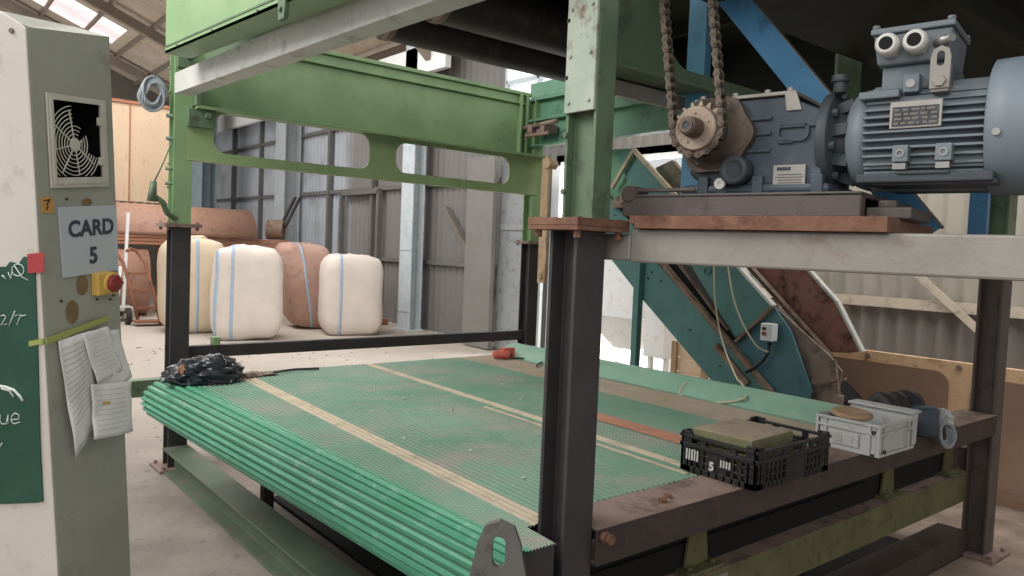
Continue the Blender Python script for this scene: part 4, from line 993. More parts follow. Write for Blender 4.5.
dr = obj('door', mb, M['cab_cream'], CB, .003, label='cream door face')
mb = MB(CM); mb.cyl((-.006, .0462, -.012), (-.011, .0462, -.012), .007); obj('door_screw', mb, M['post'], dr)
# vent: frame and broken finger guard
mb = MB(CM)
mb.plate(list(reversed([(.042, -.168), (.262, -.176), (.262, -.438), (.042, -.435)])), [vent], (0, -.003, 0), (1, 0, 0), (0, 0, 1), .006)
mb.plate(list(reversed([(.050, -.178), (.249, -.184), (.249, -.426), (.050, -.424)])), [[(.060, -.186), (.238, -.191), (.238, -.408), (.060, -.406)]], (0, -.006, 0), (1, 0, 0), (0, 0, 1), .006)
for z in (-.24, -.36): mb.box(.225, -.013, z-.012, .245, -.005, z+.012)
for u in (.09, .21): mb.box(u-.008, -.013, -.187, u+.008, -.006, -.180); mb.box(u-.008, -.013, -.428, u+.008, -.006, -.42)
obj('vent_frame', mb, M['white_pl'], CB, .001)
mb = MB(CM); cu, cv = .138, -.312
for k in range(9):
    r = .020+.0115*k; lo, hi = (95, 338) if k > 3 else (60, 390)
    run = []
    for i in range(61):
        a = math.radians(lo+(hi-lo)*i/60); u, v = cu+r*math.cos(a)*.88, cv+r*math.sin(a)
        if .062 < u < .236 and -.405 < v < -.19: run.append((u, -.004, v))
        else:
            if len(run) > 2: mb.tube(run, .0016, 5)
            run = []
    if len(run) > 2: mb.tube(run, .0016, 5)
for a in (100, 145, 190, 235, 280, 325, 20):
    c_, s_ = math.cos(math.radians(a)), math.sin(math.radians(a)); L = .10 if a != 20 else .035
    pts = [(cu+c_*q*.88, -.004, cv+s_*q) for q in [L*i/8 for i in range(9)]]
    pts = [p for p in pts if .062 < p[0] < .236 and -.405 < p[2] < -.19]
    if len(pts) > 1: mb.tube(pts, .0022, 5)
mb.cyl((cu, -.002, cv), (cu, -.008, cv), .018)
obj('finger_guard', mb, M['white_pl'], CB, label='broken cream finger guard')
# sign
mb = MB(CM); mb.ext([(.0649, -.006, -.4914), (.2941, -.006, -.4991), (.2916, -.006, -.7099), (.0693, -.006, -.702)], (0, .005, 0)); sg = obj('sign_plate', mb, M['sign'], CB, .001, label='grey sign plate reading CARD 5')
tx, tz = Vector((1, 0, -.02)), Vector((-.015, 0, 1)); mt = CM.to_3x3()
mb = MB(); mb.text('CARD', .067, CM@Vector((.185, -.0068, -.584)), mt@Vector((1, 0, -.025)), mt@Vector((.025, 0, 1)), .0006, .0022); obj('lettering', mb, M['ink'], sg); mb = MB(); mb.text('5', .070, CM@Vector((.187, -.0068, -.671)), mt@Vector((1, 0, -.025)), mt@Vector((.025, 0, 1)), .0006, .0022)
obj('lettering', mb, M['ink'], sg)
mb = MB(CM); mb.ext([(.0075, -.003, -.4596), (.0526, -.003, -.4618), (.0495, -.003, -.5078), (.0078, -.003, -.5049)], (0, .002, 0)); st = obj('warning_sticker', mb, M['orange'], CB)
mb = MB(CM); mb.tube([(.024, -.004, -.497), (.030, -.004, -.486), (.025, -.004, -.482), (.036, -.004, -.470)], .0016, 5); mb.tube([(.016, -.004, -.470), (.040, -.004, -.468)], .0014, 5); obj('symbol', mb, M['void'], st)
mb = MB(CM)
for u, v, a, b in ((.0999, -.8115, .024, .036), (.1436, -.7353, .022, .032), (.176, -.483, .02, .012)):
    mb.add([(u+a*math.cos(t), -.0022, v+b*math.sin(t)) for t in [2*PI*i/20 for i in range(20)]], [tuple(range(20))])
pieces('glue_stain', mb, M['stain'], CB)
mb = MB(CM); mb.box(.178, -.028, -.775, .240, 0, -.704); sw = obj('isolator_switch', mb, M['yellow'], CB, .005)
mb = MB(CM); mb.lathe((.235, -.026, -.741), (0, -1, 0), [(0, .036), (.006, .036), (.008, .030)], 28); obj('bezel', mb, M['yellow'], sw)
mb = MB(CM); mb.lathe((.235, -.034, -.741), (0, -1, 0), [(0, .028), (.012, .027), (.014, .022)], 24); mb.box(.212, -.054, -.748, .258, -.046, -.734); obj('knob', mb, M['switch_red'], sw, .003)
mb = MB(CM)
for u, v in ((.10, -.47), (.27, -.79), (.255, -.80), (.06, -.77), (.2, -.79)): mb.cyl((u, 0, v), (u, -.004, v), .004)
for u, v, a in ((.12, -.95, 3), (.14, -1.02, 4)): mb.cyl((u, 0, v), (u, -.002, v), .003)
pieces('screw', mb, M['dark'], CB)
# tape strip
mb = MB(CM)
mb.ext([(-.012, .05, -.898), (-.012, .0, -.884), (-.012, .0, -.868), (-.012, .05, -.882)], (.003, 0, 0)); mb.ext([(-.010, -.011, -.886), (.2353, -.011, -.866), (.2353, -.011, -.848), (-.010, -.011, -.868)], (0, .003, 0))
o = obj('tape_strip', mb, M['tape']); tag(o, 'yellow-green tape strip stretched across the cabinet corner above the papers', 'tape')
# papers
def sheet(outline, y0, bend, seed):
    """limp sheet: grid over a quad (4 corners in cabinet face u,v), bulging off the face"""
    mb = MB(CM); n = 12; (a, b, c, d) = outline; vs = []
    for i in range(n+1):
        for j in range(n+1):
            s, t = j/n, i/n
            u = (a[0]*(1-s)+b[0]*s)*(1-t)+(d[0]*(1-s)+c[0]*s)*t; v = (a[1]*(1-s)+b[1]*s)*(1-t)+(d[1]*(1-s)+c[1]*s)*t
            off = y0-bend*t*(.4+.6*math.sin(s*2.6+seed))-.008*noise.noise(Vector((s*3+seed, t*3, 0)))
            vs.append((u, min(off, -.004), v))
    mb.add(vs, [(i*(n+1)+j, i*(n+1)+j+1, (i+1)*(n+1)+j+1, (i+1)*(n+1)+j) for i in range(n) for j in range(n)], True)
    return mb, vs
def lines(vs, rows, s0, s1, n=12):
    mb = MB(CM)
    for r in rows:
        i = int(r*n); f = r*n-i
        for j in range(int(s0*n), int(s1*n)):
            p = [Vector(vs[i*(n+1)+k]).lerp(Vector(vs[(i+1)*(n+1)+k]), f)+Vector((0, -.0015, 0)) for k in (j, j+1)]
            q = [Vector(vs[i*(n+1)+k]).lerp(Vector(vs[(i+1)*(n+1)+k]), min(1, f+.06))+Vector((0, -.0015, 0)) for k in (j, j+1)]
            mb.add([p[0], p[1], q[1], q[0]], [(0, 1, 2, 3)])
    return mb
def paper(label, outline, y0, bend, seed, rows, s0, s1):
    mb, vs = sheet(outline, y0, bend, seed)
    t = thing('paper_sheet', label, 'paper', CM@Vector(vs[78]), 'papers taped to the cabinet')
    p = obj('sheet', mb, M['paper'], t); p.modifiers.new('thick', 'SOLIDIFY').thickness = .0008
    if rows: obj('print', lines(vs, rows, s0, s1), M['print_'], t)
    return t, vs
paper('crumpled clear plastic sleeve behind the papers on the cabinet', [(.13, -.885), (.28, -.905), (.325, -1.08), (.20, -1.12)], -.006, .012, .3, [], 0, 1)
paper('long creased page hanging at the left of the papers on the cabinet', [(.032, -.885), (.150, -.880), (.165, -1.165), (.055, -1.262)], -.012, .02, 1.0, [.08+.05*i for i in range(14)], .15, .85)
paper('upper folded page at the right of the papers below the tape', [(.115, -.880), (.225, -.882), (.285, -1.045), (.150, -1.050)], -.016, .02, 2.0, [.15+.09*i for i in range(8)], .2, .85)
t_, vs_ = paper('lower open page curling up at the front of the papers on the cabinet', [(.125, -1.045), (.300, -1.085), (.285, -1.255), (.105, -1.215)], -.03, .03, .6, [.12+.09*i for i in range(9)], .12, .85)
mb = MB(CM); k = 4*13+3
p = [Vector(vs_[k])+Vector((0, -.003, 0)), Vector(vs_[k+2])+Vector((0, -.003, 0)), Vector(vs_[k+2])+Vector((0, -.003, -.010)), Vector(vs_[k])+Vector((0, -.003, -.010))]
mb.add(p, [(0, 1, 2, 3)]); obj('highlight_mark', mb, M['yellow'], t_)
# chalk sheet on the door
CS = thing('chalk_sheet', 'dark green chalk-marked sheet with torn top edge stuck on the cabinet door', 'chalk sheet', CM@Vector((-.01, .2, -1.4)))
mb = MB(CM)
ol = [(.014, -.640), (.05, -.632), (.07, -.655), (.10, -.652), (.115, -.668), (.16, -.672), (.3, -.69), (.55, -.70), (.55, -1.46), (.208, -1.422), (.06, -1.392), (.036, -1.384), (.034, -1.2), (.022, -.9)]
mb.ext([(-.0105, y, z) for y, z in ol], (.0035, 0, 0)); obj('sheet', mb, M['chalk'], CS)
def fpx(u, v):          # point of the cabinet door seen at photograph position (u, v)
    d = fw+(u-512)/F*RV-(v-288)/F*UV; n = CM.to_3x3()@Vector((1, 0, 0)); o = CM@Vector((-.0115, 0, 0))
    return CAM+d*((o-CAM).dot(n)/d.dot(n))
mb = MB()
def stroke(pts, r=.0016): mb.tube([fpx(*p) for p in pts], r, 5)
stroke([(0, 415), (0, 421), (2, 424), (6, 424), (8, 416)]); stroke([(8, 415), (8, 424)])
stroke([(11, 420), (19, 419), (19, 415), (15, 413), (12, 416), (11, 421), (14, 424), (20, 422)])
stroke([(1, 316), (4, 315), (6, 317), (1, 325), (7, 324)]); stroke([(15, 311), (9, 326)]); stroke([(15, 316), (21, 314), (17, 325)]); stroke([(21, 316), (26, 315)])
stroke([(18+6*math.cos(a), 270+6*math.sin(a)) for a in [2*PI*i/16 for i in range(17)]]); stroke([(14, 265), (22, 277), (28, 280)]); stroke([(8, 272), (11, 279), (12, 272)]); stroke([(2, 275), (6, 279)])
stroke([(0, 386), (6, 387), (14, 390), (20, 396), (23, 401)], .0045); stroke([(8, 389), (14, 397)], .003); stroke([(2, 388), (12, 391)], .005)
stroke([(0, 447), (2, 443)])
pieces('chalk_writing', mb, M['chalk_w'], CS)
mb = MB(); q = [fpx(28, 254), fpx(45, 252), fpx(45, 272), fpx(29, 273)]; n_ = CM.to_3x3()@Vector((-1, 0, 0)); mb.ext([p+n_*.002 for p in q], n_*.002); obj('red_tape', mb, M['red'], CS)

# ================================================================== BALES AND YARD OF THE HALL
def bale(label, c, w, d, h, rot, m, straps, seed, lean=(0, 0)):
    t = thing('wool_bale', label, 'bale', c, 'stacked sack bales by the side wall')
    R = Matrix.Translation(Vector(c))@Matrix.Rotation(rot, 4, 'Z')
    def P(x, a, k=1.0):     # x along width -1..1, a around
        s = (1-abs(x)**5.5)**(1/5.5) if abs(x) < 1 else 0
        ca, sa = math.cos(a), math.sin(a); e = 2/6.5
        y = math.copysign(abs(ca)**e, ca)*s; z = math.copysign(abs(sa)**e, sa)*s
        q = Vector((x*w/2, y*d/2*k, z*h/2*k))
        n = noise.noise(q*1.6+Vector((seed, 0, 0)))*.07+noise.noise(q*5+Vector((0, seed, 0)))*.018
        top = max(0, z-.6)/.4
        q = q*(1+n)+Vector((0, 0, top*(.05*noise.noise(q*4+Vector((seed, seed, 0))))))
        q.x *= 1+.05*(1-z*z); q.y *= 1+.05*(1-z*z)
        zz = max(q.z+h/2, 0); q.x += lean[0]*zz; q.y += lean[1]*zz
        return R@Vector((q.x, q.y, zz))
    mb = MB(); n, k = 34, 56; vs = []
    for i in range(n+1):
        x = -math.cos(PI*i/n); x = math.copysign(abs(x)**.8, x)
        vs += [P(x, 2*PI*j/k) for j in range(k)]
    mb.add(vs, [(i*k+j, i*k+(j+1) % k, (i+1)*k+(j+1) % k, (i+1)*k+j) for i in range(n) for j in range(k)], True)
    obj('sack', mb, m, t)
    for x in straps:
        mb = MB(); vs = []
        for j in range(k):
            for dx in (-.022/w*2, .022/w*2): vs.append(P(x+dx, 2*PI*j/k, 1.012))
        mb.add(vs, [(2*j, 2*j+1, 2*((j+1) % k)+1, 2*((j+1) % k)) for j in range(k)], True)
        o = obj('strap', mb, M['strap'], t); o.modifiers.new('thick', 'SOLIDIFY').thickness = .012
    # gathered flap on top
    mb = MB(); crumple(mb, R@Vector((lean[0]*h, lean[1]*h, h*.965)), w*.36, d*.22, .085, 30, seed+.7, .6); obj('top_flap', mb, m, t)
bale('front white sack bale with two blue straps, right of the far-left column', (2.91, 10.62, 0), 1.05, .98, 1.48, -.34, M['bale_w'], (-.86, -.42), 1.0)
bale('cream sack bale standing half behind the far-left black column', (2.38, 11.80, 0), .98, .95, 1.58, -.12, M['bale_c'], (.02,), 2.3)
bale('pinkish-brown sack bale leaning behind the right-hand white bale', (4.55, 11.75, 0), .88, .9, 1.55, -.1, M['bale_p'], (-.3,), 3.7, (-.16, 0))
bale('rightmost white sack bale with one blue strap, nearest the white wall column', (4.74, 10.62, 0), 1.0, .9, 1.38, -.26, M['bale_w'], (-.5,), 4.9)

# brown curved sheets / drum behind the bales
mb = MB(); mb.lathe((.9, 15.0, .66), (1, -.10, 0), [(0, .58), (.01, .66), (1.5, .66), (1.51, .58)], 36)
o = obj('brown_drum', mb, M['drum']); tag(o, 'big brown drum lying on the floor left behind the hand truck', 'drum')
mb = MB(); n = 20; vs = []
a0, a1 = Vector((.7, 15.3, 1.56)), Vector((4.5, 15.0, 1.56))
for i in range(n+1):
    a = math.radians(8+110*i/n)
    for p in (a0, a1): vs.append(p+Vector((0, -math.cos(a)*.62+.1, math.sin(a)*.72-.05)))
mb.add(vs, [(2*i, 2*i+1, 2*i+3, 2*i+2) for i in range(n)], True)
o = obj('curved_sheet', mb, M['drum']); o.modifiers.new('thick', 'SOLIDIFY').thickness = .02; tag(o, 'long brown curved cover sheet lying on top of the orange planks', 'cover sheet')
PL = [(1.52, .0, 4.95), (1.60, -.10, 5.3), (1.44, .05, 5.1)]
TR = thing('plank_trestle', 'timber trestle carrying the orange planks behind the bales', 'trestle', (3.0, 15.0, 0))
for x in (2.75, 4.6):
    for y in (14.75, 15.35):
        mb = MB(); mb.bar((x, y, 0), (x, y, 1.33), .09, .09, (1, 0, 0)); obj('leg', mb, M['plank'], TR)
    mb = MB(); mb.box(x-.05, 14.6, 1.33, x+.05, 15.6, 1.40); obj('cross_bar', mb, M['plank'], TR)
labs = ('lowest of the three orange planks on the trestle', 'middle one of the three orange planks on the trestle', 'topmost of the three orange planks under the curved sheet')
for i, (z, dx, x1) in enumerate(((1.405, 0, 5.2), (1.475, .1, 5.5), (1.545, -.05, 5.35))):
    mb = MB(); mb.box(.7+dx, 14.70, z, x1, 15.5, z+.055); o = obj('timber_plank', mb, M['plank'], bevel=.004); tag(o, labs[i], 'plank', 'orange planks behind the bales')
mb = MB(); mb.lathe((5.05, 15.2, 1.605), (.2, -1, 0), [(0, .22), (.3, .22)], 20); 
mb = MB(); mb.ring((4.95, 15.1, 1.83), (5.25, 14.9, 1.83), .22, .15, 24); o = obj('pipe_ring', mb, M['rustbar']); tag(o, 'short dark rusty pipe ring at the right end of the planks', 'pipe')
mb = MB(); mb.bar((5.15, 15.2, 1.63), (5.75, 15.5, 2.62), .06, .05); mb.bar((5.25, 15.15, 1.63), (5.85, 15.45, 2.62), .05, .05); o = obj('leaning_bar', mb, M['dark']); tag(o, 'dark double steel bar leaning up against the side wall', 'bar')
# plywood box wall
PB = thing('plywood_screen', 'tall pale plywood screen of wide panels behind the planks', 'plywood screen', (2.0, 16.2, 0))
for i, x in enumerate((.3, 1.33, 2.36)):
    mb = MB(); mb.box(x, 16.2, 2.30, x+1.01, 16.24, 4.36); obj('panel', mb, M['ply'], PB, .003)
mb = MB()
for x in (.27, 1.31, 2.345, 3.37): mb.box(x-.012, 16.17, 2.28, x+.012, 16.20, 4.38)
mb.box(.25, 16.16, 4.36, 3.40, 16.30, 4.42)
pieces('batten', mb, M['plank'], PB)
mb = MB()
for i in range(18): mb.box(.25+i*.17, 16.2, 2.02, .30+i*.17, 16.3, 2.30)
for x in (.3, 1.6, 3.0): mb.box(x, 16.24, 0, x+.1, 16.34, 4.3)
obj('support', mb, M['wood'], PB)
mb = MB(); mb.tube([(x, 15.95+.02*math.sin(x*5), 2.20+.02*math.sin(x*9)) for x in [.3+.15*i for i in range(12)]], .10, 10); mb.box(.3, 15.84, 1.6, .4, 16.06, 2.12); mb.box(1.75, 15.84, 1.6, 1.85, 16.06, 2.12); mb.box(.3, 15.84, 0, .4, 16.06, 1.6); mb.box(1.75, 15.84, 0, 1.85, 16.06, 1.6)
o = obj('rolled_fabric', mb, M['bale_w']); tag(o, 'long white fabric roll below the plywood screen at the far left', 'fabric roll')
# hand truck
HT = thing('hand_truck', 'rusty orange two-wheeled hand truck behind the far-left black column', 'hand truck', (1.85, 12.9, 0))
for dx in (0, .36):
    mb = MB(); mb.tube([(1.82+dx, 12.95, .10), (1.74+dx, 13.05, .55), (1.62+dx, 13.22, 1.10), (1.50+dx, 13.32, 1.30), (1.38+dx, 13.22, 1.34), (1.30+dx, 13.1, 1.30)], .030, 8); obj('side_rail', mb, M['truck'], HT)
mb = MB()
for f in (.2, .5, .8):
    a = Vector((1.80, 12.95, .10)).lerp(Vector((1.62, 13.22, 1.10)), f); mb.bar(a, a+Vector((.36, 0, 0)), .05, .04)
mb.box(1.72, 12.65, .06, 2.25, 12.98, .09); obj('cross_bar', mb, M['truck'], HT)
for dx in (-.10, .46):
    mb = MB(); mb.lathe((1.78+dx-.04, 13.05, .15), (1, 0, 0), [(0, .08), (.008, .15), (.07, .15), (.08, .08)], 24); w_ = obj('wheel', mb, M['tyre'], HT)
    mb = MB(); mb.cyl((1.78+dx-.06, 13.05, .15), (1.78+dx+.06, 13.05, .15), .05); obj('hub', mb, M['galv'], w_)
# white trestle poles left of hand truck
WT = thing('white_trestle', 'thin white-painted trestle standing left of the hand truck', 'trestle', (1.45, 13.6, 0))
for a, b in (((1.30, 13.9, .25), (1.20, 14.0, 2.2)), ((1.78, 13.9, .25), (1.86, 14.0, 2.0)), ((1.62, 13.65, .25), (1.70, 13.8, 1.0))):
    mb = MB(); mb.bar(a, b, .05, .05, (1, 0, 0)); obj('pole', mb, M['white'], WT)
mb = MB(); mb.box(1.1, 13.5, .20, 1.9, 14.1, .26); mb.box(1.1, 13.55, 0, 1.2, 14.05, .2); mb.box(1.8, 13.55, 0, 1.9, 14.05, .2); obj('foot_board', mb, M['galv_hi'], WT)
# litter blocks by the wall
for i, (x, y, w, h, m, lab) in enumerate(((5.05, 12.2, .42, .42, 'wood', 'brown timber block behind the rightmost white bale'), (5.6, 11.6, .5, .12, 'plank', 'orange plank offcut by the white wall column'), (5.5, 12.6, .34, .26, 'plank', 'small orange timber block near the back of the side wall'), (4.05, 12.9, .4, .35, 'rustbar', 'dark brown block glimpsed between the middle bales'))):
    mb = MB(); mb.box(x, y, 0, x+w, y+w*.6, h, Matrix.Rotation(.3*i, 3, 'Z')); o = obj('timber_block', mb, M[m], bevel=.005); tag(o, lab, 'timber block', 'timber blocks behind the bales')
mb = MB(); random.seed(11)
for k in range(160):
    x, y = random.uniform(-1.2, 5.5), random.choice([random.uniform(3.2, 10), random.uniform(8, 10.2)]); s = random.uniform(.006, .03)
    if y < 4.2: s *= .5
    mb.box(x-s, y-s*.5, 0, x+s, y+s*.5, .004+s*.25, Matrix.Rotation(random.uniform(0, 3), 3, 'Z'))
o = obj('floor_litter', mb, M['debris']); tag(o, 'small scraps of litter on the concrete floor', 'litter', kind='stuff')

# ================================================================== INCLINED TEAL CONVEYOR
XT = 3.34
def T_(u, v, x=XT): return on(u, v, x=x)
IC = thing('inclined_conveyor', 'teal inclined conveyor with rusty edges rising behind the belt end', 'conveyor', (XT, 1.4, 0))
def quadplate(pts, th, x=XT):
    mb = MB(); mb.ext([T_(u, v, x) for u, v in pts], (th, 0, 0)); return mb
obj('lower_side_panel', quadplate([(600, 185), (632, 225), (655, 262), (772, 398), (764, 420), (742, 420), (709, 378), (642, 299), (600, 245)], .02), M['teal'], IC, .003)
obj('upper_side_panel', quadplate([(616, 150), (634, 150), (675, 193), (740, 267), (772, 304), (762, 318), (735, 338), (690, 264), (654, 214), (626, 178)], .02, XT+.02), M['teal'], IC, .003)
obj('foot_panel', quadplate([(772, 304), (790, 330), (812, 392), (806, 408), (776, 404), (768, 392), (736, 344)], .02, XT+.03), M['teal_b'], IC, .003, label='blue lower end panel')
def tbar(pa, pb, w, h, m, name, x=XT, label=None):
    mb = MB(); a, b = T_(*pa, x=x), T_(*pb, x=x); mb.bar(a, b, w, h, (0, 0, 1)); return obj(name, mb, M[m], IC, .002, label=label)
tbar((648, 246), (776, 398), .05, .035, 'rustbar', 'edge_angle', XT-.02, 'rusty edge angle')
tbar((674, 257), (728, 330), .03, .012, 'rustbar', 'edge_angle', XT+.0, 'rusty edge angle')
tbar((636, 152), (774, 306), .05, .02, 'gland', 'edge_strip', XT+.0, 'white worn edge strip')
tbar((736, 342), (774, 306), .05, .02, 'rustbar', 'cross_bar', XT+.0)
tbar((716, 345), (748, 384), .03, .05, 'rustbar', 'edge_angle', XT-.01)
mb = MB(); mb.ext([T_(600, 175, XT+.06), T_(740, 340, XT+.06), T_(800, 410, XT+.06), T_(770, 415, XT+.06), T_(640, 250, XT+.06), T_(596, 215, XT+.06)], (.9, 0, 0)); obj('belt_gap_box', mb, M['void'], IC)  # near-black box standing in for the unlit gap along the belt
mb = MB(); c = T_(707, 271, XT+.015)
mb.ring(c+Vector((-.006, 0, 0)), c+Vector((.012, 0, 0)), .035, .024, 18); mb.bolts([c+Vector((-.01, .024*math.cos(a), .024*math.sin(a))) for a in (0, 2.1, 4.2)], (-1, 0, 0), .005, .004); obj('bearing', mb, M['teal'], IC)
mb = MB(); mb.bolts([T_(u, v, XT-.001) for u, v in ((644, 262), (652, 272), (661, 281), (648, 278), (690, 330), (720, 366))], (-1, 0, 0), .009, .008); pieces('panel_bolt', mb, M['dark'], IC)
# rusty cover and far side
obj('rust_cover', quadplate([(742, 262), (800, 262), (836, 301), (862, 351), (850, 353), (828, 352)], .02, XT+.30), M['rustplate'], IC, .003, label='dark red rusted cover plate')
tbar((742, 258), (830, 356), .06, .03, 'rustbar', 'edge_angle', XT+.22, 'rusty edge angle')
tbar((804, 264), (838, 302), .05, .02, 'galv_hi', 'edge_strip', XT+.28)
tbar((838, 302), (863, 352), .05, .02, 'galv_hi', 'edge_strip', XT+.28)
obj('dusty_side', quadplate([(774, 306), (830, 356), (842, 372), (836, 402), (812, 404), (790, 330)], .02, XT+.10), M['fluff'], IC, .003, label='fluff-covered brown side')
mb = MB(); p = T_(833, 360, XT+.05); q = T_(838, 404, XT+.05); mb.bar(p, q, .04, .03, (1, 0, 0)); mb.bar(T_(812, 383, XT+.03), T_(846, 379, XT+.03), .02, .02); mb.cyl(T_(838, 404, XT+.04)+Vector((0, 0, -.03)), T_(838, 404, XT+.04)+Vector((0, 0, .06)), .035); obj('tension_screw', mb, M['rail'], IC, .002)
for u, x in ((640, XT-.03),):
    a = on(640, 256, x=x); mb = MB(); mb.bar((x, a.y, 0), (x, a.y, a.z+.30), .06, .06, (1, 0, 0)); obj('leg', mb, M['teal'], IC, .003)
a = T_(790, 404, XT+.08); mb = MB(); mb.bar((XT+.08, a.y, 0), (XT+.08, a.y, a.z+.02), .06, .08, (1, 0, 0)); mb.bar((XT+.8, a.y, 0), (XT+.8, a.y, a.z+.02), .06, .08, (1, 0, 0)); obj('leg', mb, M['dark'], IC, .003)
# upper head box of the inclined conveyor
obj('head_panel', quadplate([(604, 150), (634, 148), (652, 172), (676, 196), (676, 210), (604, 210)], .02, XT+.05), M['green_far'], IC, .003)
mb = MB(); mb.bar(T_(612, 188, XT-.02), T_(634, 150, XT-.02), .03, .03); mb.bar(T_(634, 150, XT-.02), T_(676, 196, XT-.02), .03, .035); obj('head_frame', mb, M['pale'], IC, .002)
mb = MB(); crumple(mb, T_(618, 205, XT-.04), .05, .10, .06, 20, 3, .8); obj('fluff', mb, M['fluff'], IC)
mb = MB(); mb.ext([T_(655, 168, XT+.2), T_(672, 160, XT+.2), T_(684, 175, XT+.2), T_(684, 205, XT+.2), T_(676, 200, XT+.2)], (.05, 0, 0)); obj('guard', mb, M['fluff'], IC, .002)
# control box with push buttons
cbx = T_(770, 332, XT-.03); E1, E2 = Vector((0, -1, 0)), Vector((0, 0, 1))
CT = thing('control_box', 'small white push-button box on the side of the inclined teal conveyor', 'control box', (cbx.x, cbx.y, cbx.z-.06))
mb = MB(); mb.box(cbx.x-.05, cbx.y-.047, cbx.z-.062, cbx.x+.025, cbx.y+.047, cbx.z+.062); obj('box', mb, M['whitebox'], CT, .006)
mb = MB(); mb.cyl((cbx.x-.05, cbx.y+.012, cbx.z-.01), (cbx.x-.066, cbx.y+.012, cbx.z-.01), .014); obj('button', mb, M['switch_red'], CT, label='red button')
mb = MB(); mb.cyl((cbx.x-.05, cbx.y+.012, cbx.z+.025), (cbx.x-.066, cbx.y+.012, cbx.z+.025), .012); obj('button', mb, M['cable_b'], CT, label='black button')
mb = MB(); mb.cyl((cbx.x, cbx.y, cbx.z-.062), (cbx.x, cbx.y, cbx.z-.09), .016); obj('gland', mb, M['cable_b'], CT)
mb = MB(); mb.tube([(cbx.x, cbx.y, cbx.z-.09), (cbx.x, cbx.y+.005, cbx.z-.15), (cbx.x, cbx.y+.05, cbx.z-.22), (cbx.x-.02, cbx.y+.10, cbx.z-.27), (cbx.x-.03, cbx.y+.16, cbx.z-.31)], .012, 8); obj('cable', mb, M['cable_b'], CT)
def onlip(u, v):            # where the sight line lands on the rounded roll cover
    for k in range(200):
        p = on(u, v, x=1.8+k*.004)
        if (p.x-2.19)**2+(p.z-.715)**2 <= .177**2: return p
    return on(u, v, x=2.3)
def cable(pts, x, label, r=.007, m='cable'):
    mb = MB(); P = [on(u, v, x=xx) if xx else onlip(u, v) for (u, v), xx in zip(pts, x)]
    out = []
    for i in range(len(P)-1):
        p0, p1, p2, p3 = P[max(i-1, 0)], P[i], P[i+1], P[min(i+2, len(P)-1)]
        for k in range(6):
            t = k/6; out.append(.5*((2*p1)+(p2-p0)*t+(2*p0-5*p1+4*p2-p3)*t*t+(3*p1-p0-3*p2+p3)*t**3))
    mb.tube(out+[P[-1]], r, 6); o = obj('loose_cable', mb, M[m]); tag(o, label, 'cable', 'loose cables on the teal conveyor')
cable([(714, 262), (715, 300), (722, 340), (735, 375), (742, 384), (746, 396), (736, 401), (715, 403), (692, 401), (680, 393), (686, 382)], [3.26, 3.26, 3.24, 3.0, 2.5, 0, 0, 0, 0, 0, 0], 'longer beige cable hanging in front and looping onto the green roll cover')
cable([(727, 262), (733, 296), (742, 322), (756, 345), (768, 352)], [3.26, 3.28, 3.28, 3.28, 3.28], 'shorter beige cable running down to the white push-button box')

# white hopper, cabinet and wooden box in the light beyond
HX = 5.2
HP = thing('white_hopper', 'white sheet-metal hopper on legs in the bright doorway behind the machine', 'hopper', (5.4, 4.7, 0))
yA, yB = on(604, 290, x=HX).y, on(640, 290, x=HX).y; zt, zm = 1.55, on(620, 318, x=HX).z
mb = MB(); mb.box(HX, yB, zm, HX+.7, yA+.35, zt); obj('bin', mb, M['hopper'], HP, .004)
mb = MB(); yc_ = (yA+.35+yB)/2; vs = [(HX, yB, zm), (HX+.7, yB, zm), (HX+.7, yA+.35, zm), (HX, yA+.35, zm), (HX+.25, yc_-.15, zm-.4), (HX+.45, yc_-.15, zm-.4), (HX+.45, yc_+.15, zm-.4), (HX+.25, yc_+.15, zm-.4)]
mb.add(vs, [(0, 1, 5, 4), (1, 2, 6, 5), (2, 3, 7, 6), (3, 0, 4, 7), (4, 5, 6, 7)]); obj('cone', mb, M['hopper'], HP)
for y in (yB+.03, yA+.32):
    for x in (HX+.03, HX+.67):
        mb = MB(); mb.bar((x, y, 0), (x, y, zm+.02), .05, .05, (1, 0, 0)); obj('leg', mb, M['white'], HP)
mb = MB(); y0_, y1_ = on(664, 330, x=5.0).y, on(644, 330, x=5.0).y; zb_, zt_ = on(655, 358, x=5.0).z, on(655, 298, x=5.0).z
mb.box(5.0, y0_, zb_, 5.35, y1_, zt_+.5); mb.bolts([(5.0, y0_+.03, zb_+.05)], (-1, 0, 0), .012, .01)
for y in (y0_+.03, y1_-.03): mb.bar((5.1, y, 0), (5.1, y, zb_), .05, .05, (1, 0, 0))
o = obj('white_enclosure', mb, M['hopper'], bevel=.004); tag(o, 'plain white upright enclosure on short legs right of the white hopper', 'enclosure')
WB = thing('wooden_box', 'slatted pale wooden box on the floor behind the teal conveyor', 'wooden box', (4.7, 3.1, 0))
yA, yB = on(671, 360, x=4.5).y, on(712, 360, x=4.5).y; zt = on(690, 343, x=4.5).z
mb = MB()
for i in range(5): mb.box(4.5, yB, .03+i*(zt-.03)/5, 4.53, yA, .03+(i+.86)*(zt-.03)/5); mb.box(4.53, yA-.03, .03+i*(zt-.03)/5, 5.1, yA, .03+(i+.86)*(zt-.03)/5)
mb.box(4.55, yB, 0, 5.1, yA-.04, .03); obj('slats', mb, M['ply'], WB, .003)
mb = MB()
for y in (yB+.04, yA-.08): mb.box(4.47, y, 0, 4.50, y+.06, zt)
pieces('corner_post', mb, M['wood'], WB, .003)
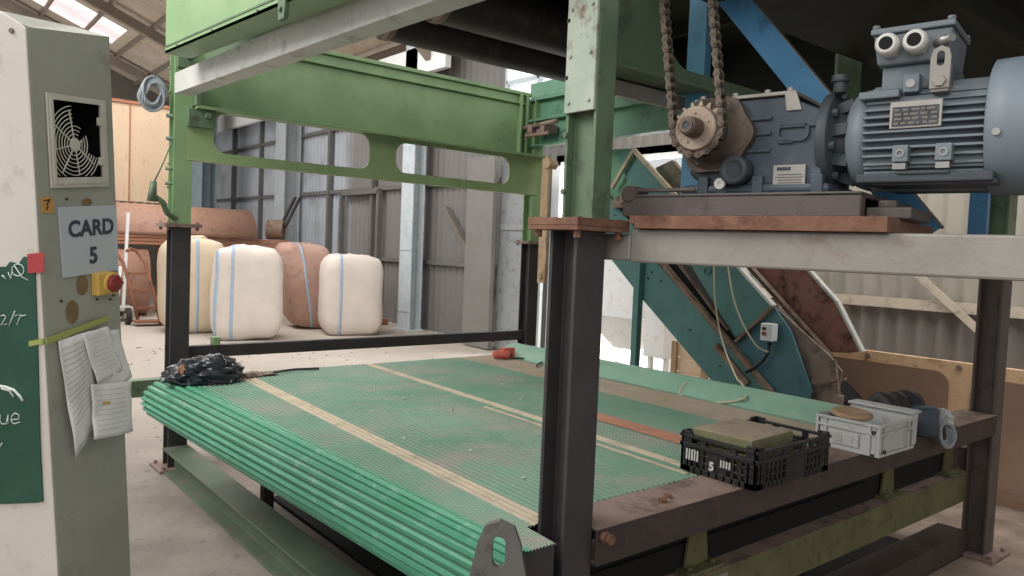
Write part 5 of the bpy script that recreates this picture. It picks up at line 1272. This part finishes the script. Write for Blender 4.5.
# low tan board partition and brown sheets at the right
PT_ = thing('board_partition', 'low tan board partition with screw heads behind the right column', 'partition', (4.35, .3, 0))
mb = MB(); mb.box(4.33, -1.6, 0, 4.37, 1.62, .935); obj('board', mb, M['chip'], PT_, .004)
mb = MB(); mb.bolts([(4.33, y, .895) for y in (1.2, .55, .1, -.5)], (-1, 0, 0), .022, .012); pieces('screw_head', mb, M['rail'], PT_)
for y in (1.5, -.2, -1.4):
    mb = MB(); mb.box(4.37, y, 0, 4.45, y+.08, .9); obj('post', mb, M['wood'], PT_)
def bsheet(y0, y1, z1, lab, r=.10):
    mb = MB(); mb.plate(rrect(y0, .10, y1, z1, r, 6), [], (4.318, 0, 0), (0, 1, 0), (0, 0, 1), -.008)
    mb.box(4.312, y0+.12, .0, 4.322, y1-.12, .12)
    o = obj('brown_sheet', mb, M['copper'], bevel=.002); tag(o, lab, 'sheet', 'brown sheets leaning on the tan partition')
bsheet(.605, 1.55, .855, 'wide smooth brown sheet with rounded corners leaning on the partition left of the right column')
bsheet(-1.3, .455, .845, 'smooth brown sheet on the partition to the right of the right column')

# ================================================================== LIGHT
w = bpy.data.worlds.new('world'); SC.world = w; w.use_nodes = True
bg = w.node_tree.nodes['Background']; bg.inputs[0].default_value = (.99, 1.0, 1.0, 1); bg.inputs[1].default_value = .62
def area(name, loc, aim, sx, sy, power, col=(1, 1, 1)):
    l = bpy.data.lights.new(name, 'AREA'); l.shape = 'RECTANGLE'; l.size = sx; l.size_y = sy; l.energy = power; l.color = col
    o = bpy.data.objects.new(name, l); COL.objects.link(o); o.location = loc
    o.rotation_euler = (Vector(aim)-Vector(loc)).to_track_quat('-Z', 'Y').to_euler(); return o
area('skylight_and_fill_lamp', (2.2, 9.0, 6.2), (2.4, 9.0, 0), 5, 3, 240, (1, .98, .95))
area('skylight_and_fill_lamp', (1.5, 13.5, 6.4), (2.2, 12.5, 0), 5, 2.5, 260, (1, .98, .95))
area('skylight_and_fill_lamp', (-3.4, 3.0, 5.2), (.4, 2.2, .6), 4, 3, 330, (1, .98, .95))
area('roof_bounce_lamp', (1.0, 19.5, 1.2), (1.0, 19.5, 6), 5, 4, 160, (1, .97, .92))
area('doorway_lamp', (7.2, 5.4, 2.4), (3.0, 4.5, .8), 3, 2.6, 140, (.97, .99, 1))
area('yard_fill_lamp', (8.5, 5.5, 6.5), (12.5, 5.5, .8), 6, 3, 3800, (.97, .99, 1))  # added lamp outdoors that whitens the backdrop wall
area('skylight_and_fill_lamp', (3.75, -.4, 4.6), (4.3, .0, .3), .7, 4, 120, (1, .97, .93))  # added fill for the board partition, no roof strip above it
area('front_lamp', (-4.2, -2.6, 3.6), (.6, 0, 1.5), 3, 2.5, 70, (1, .98, .95))
SC.view_settings.view_transform = 'Standard'; SC.view_settings.look = 'None'; SC.view_settings.exposure = .14
SC.cycles.max_bounces = 6; SC.cycles.use_denoising = True
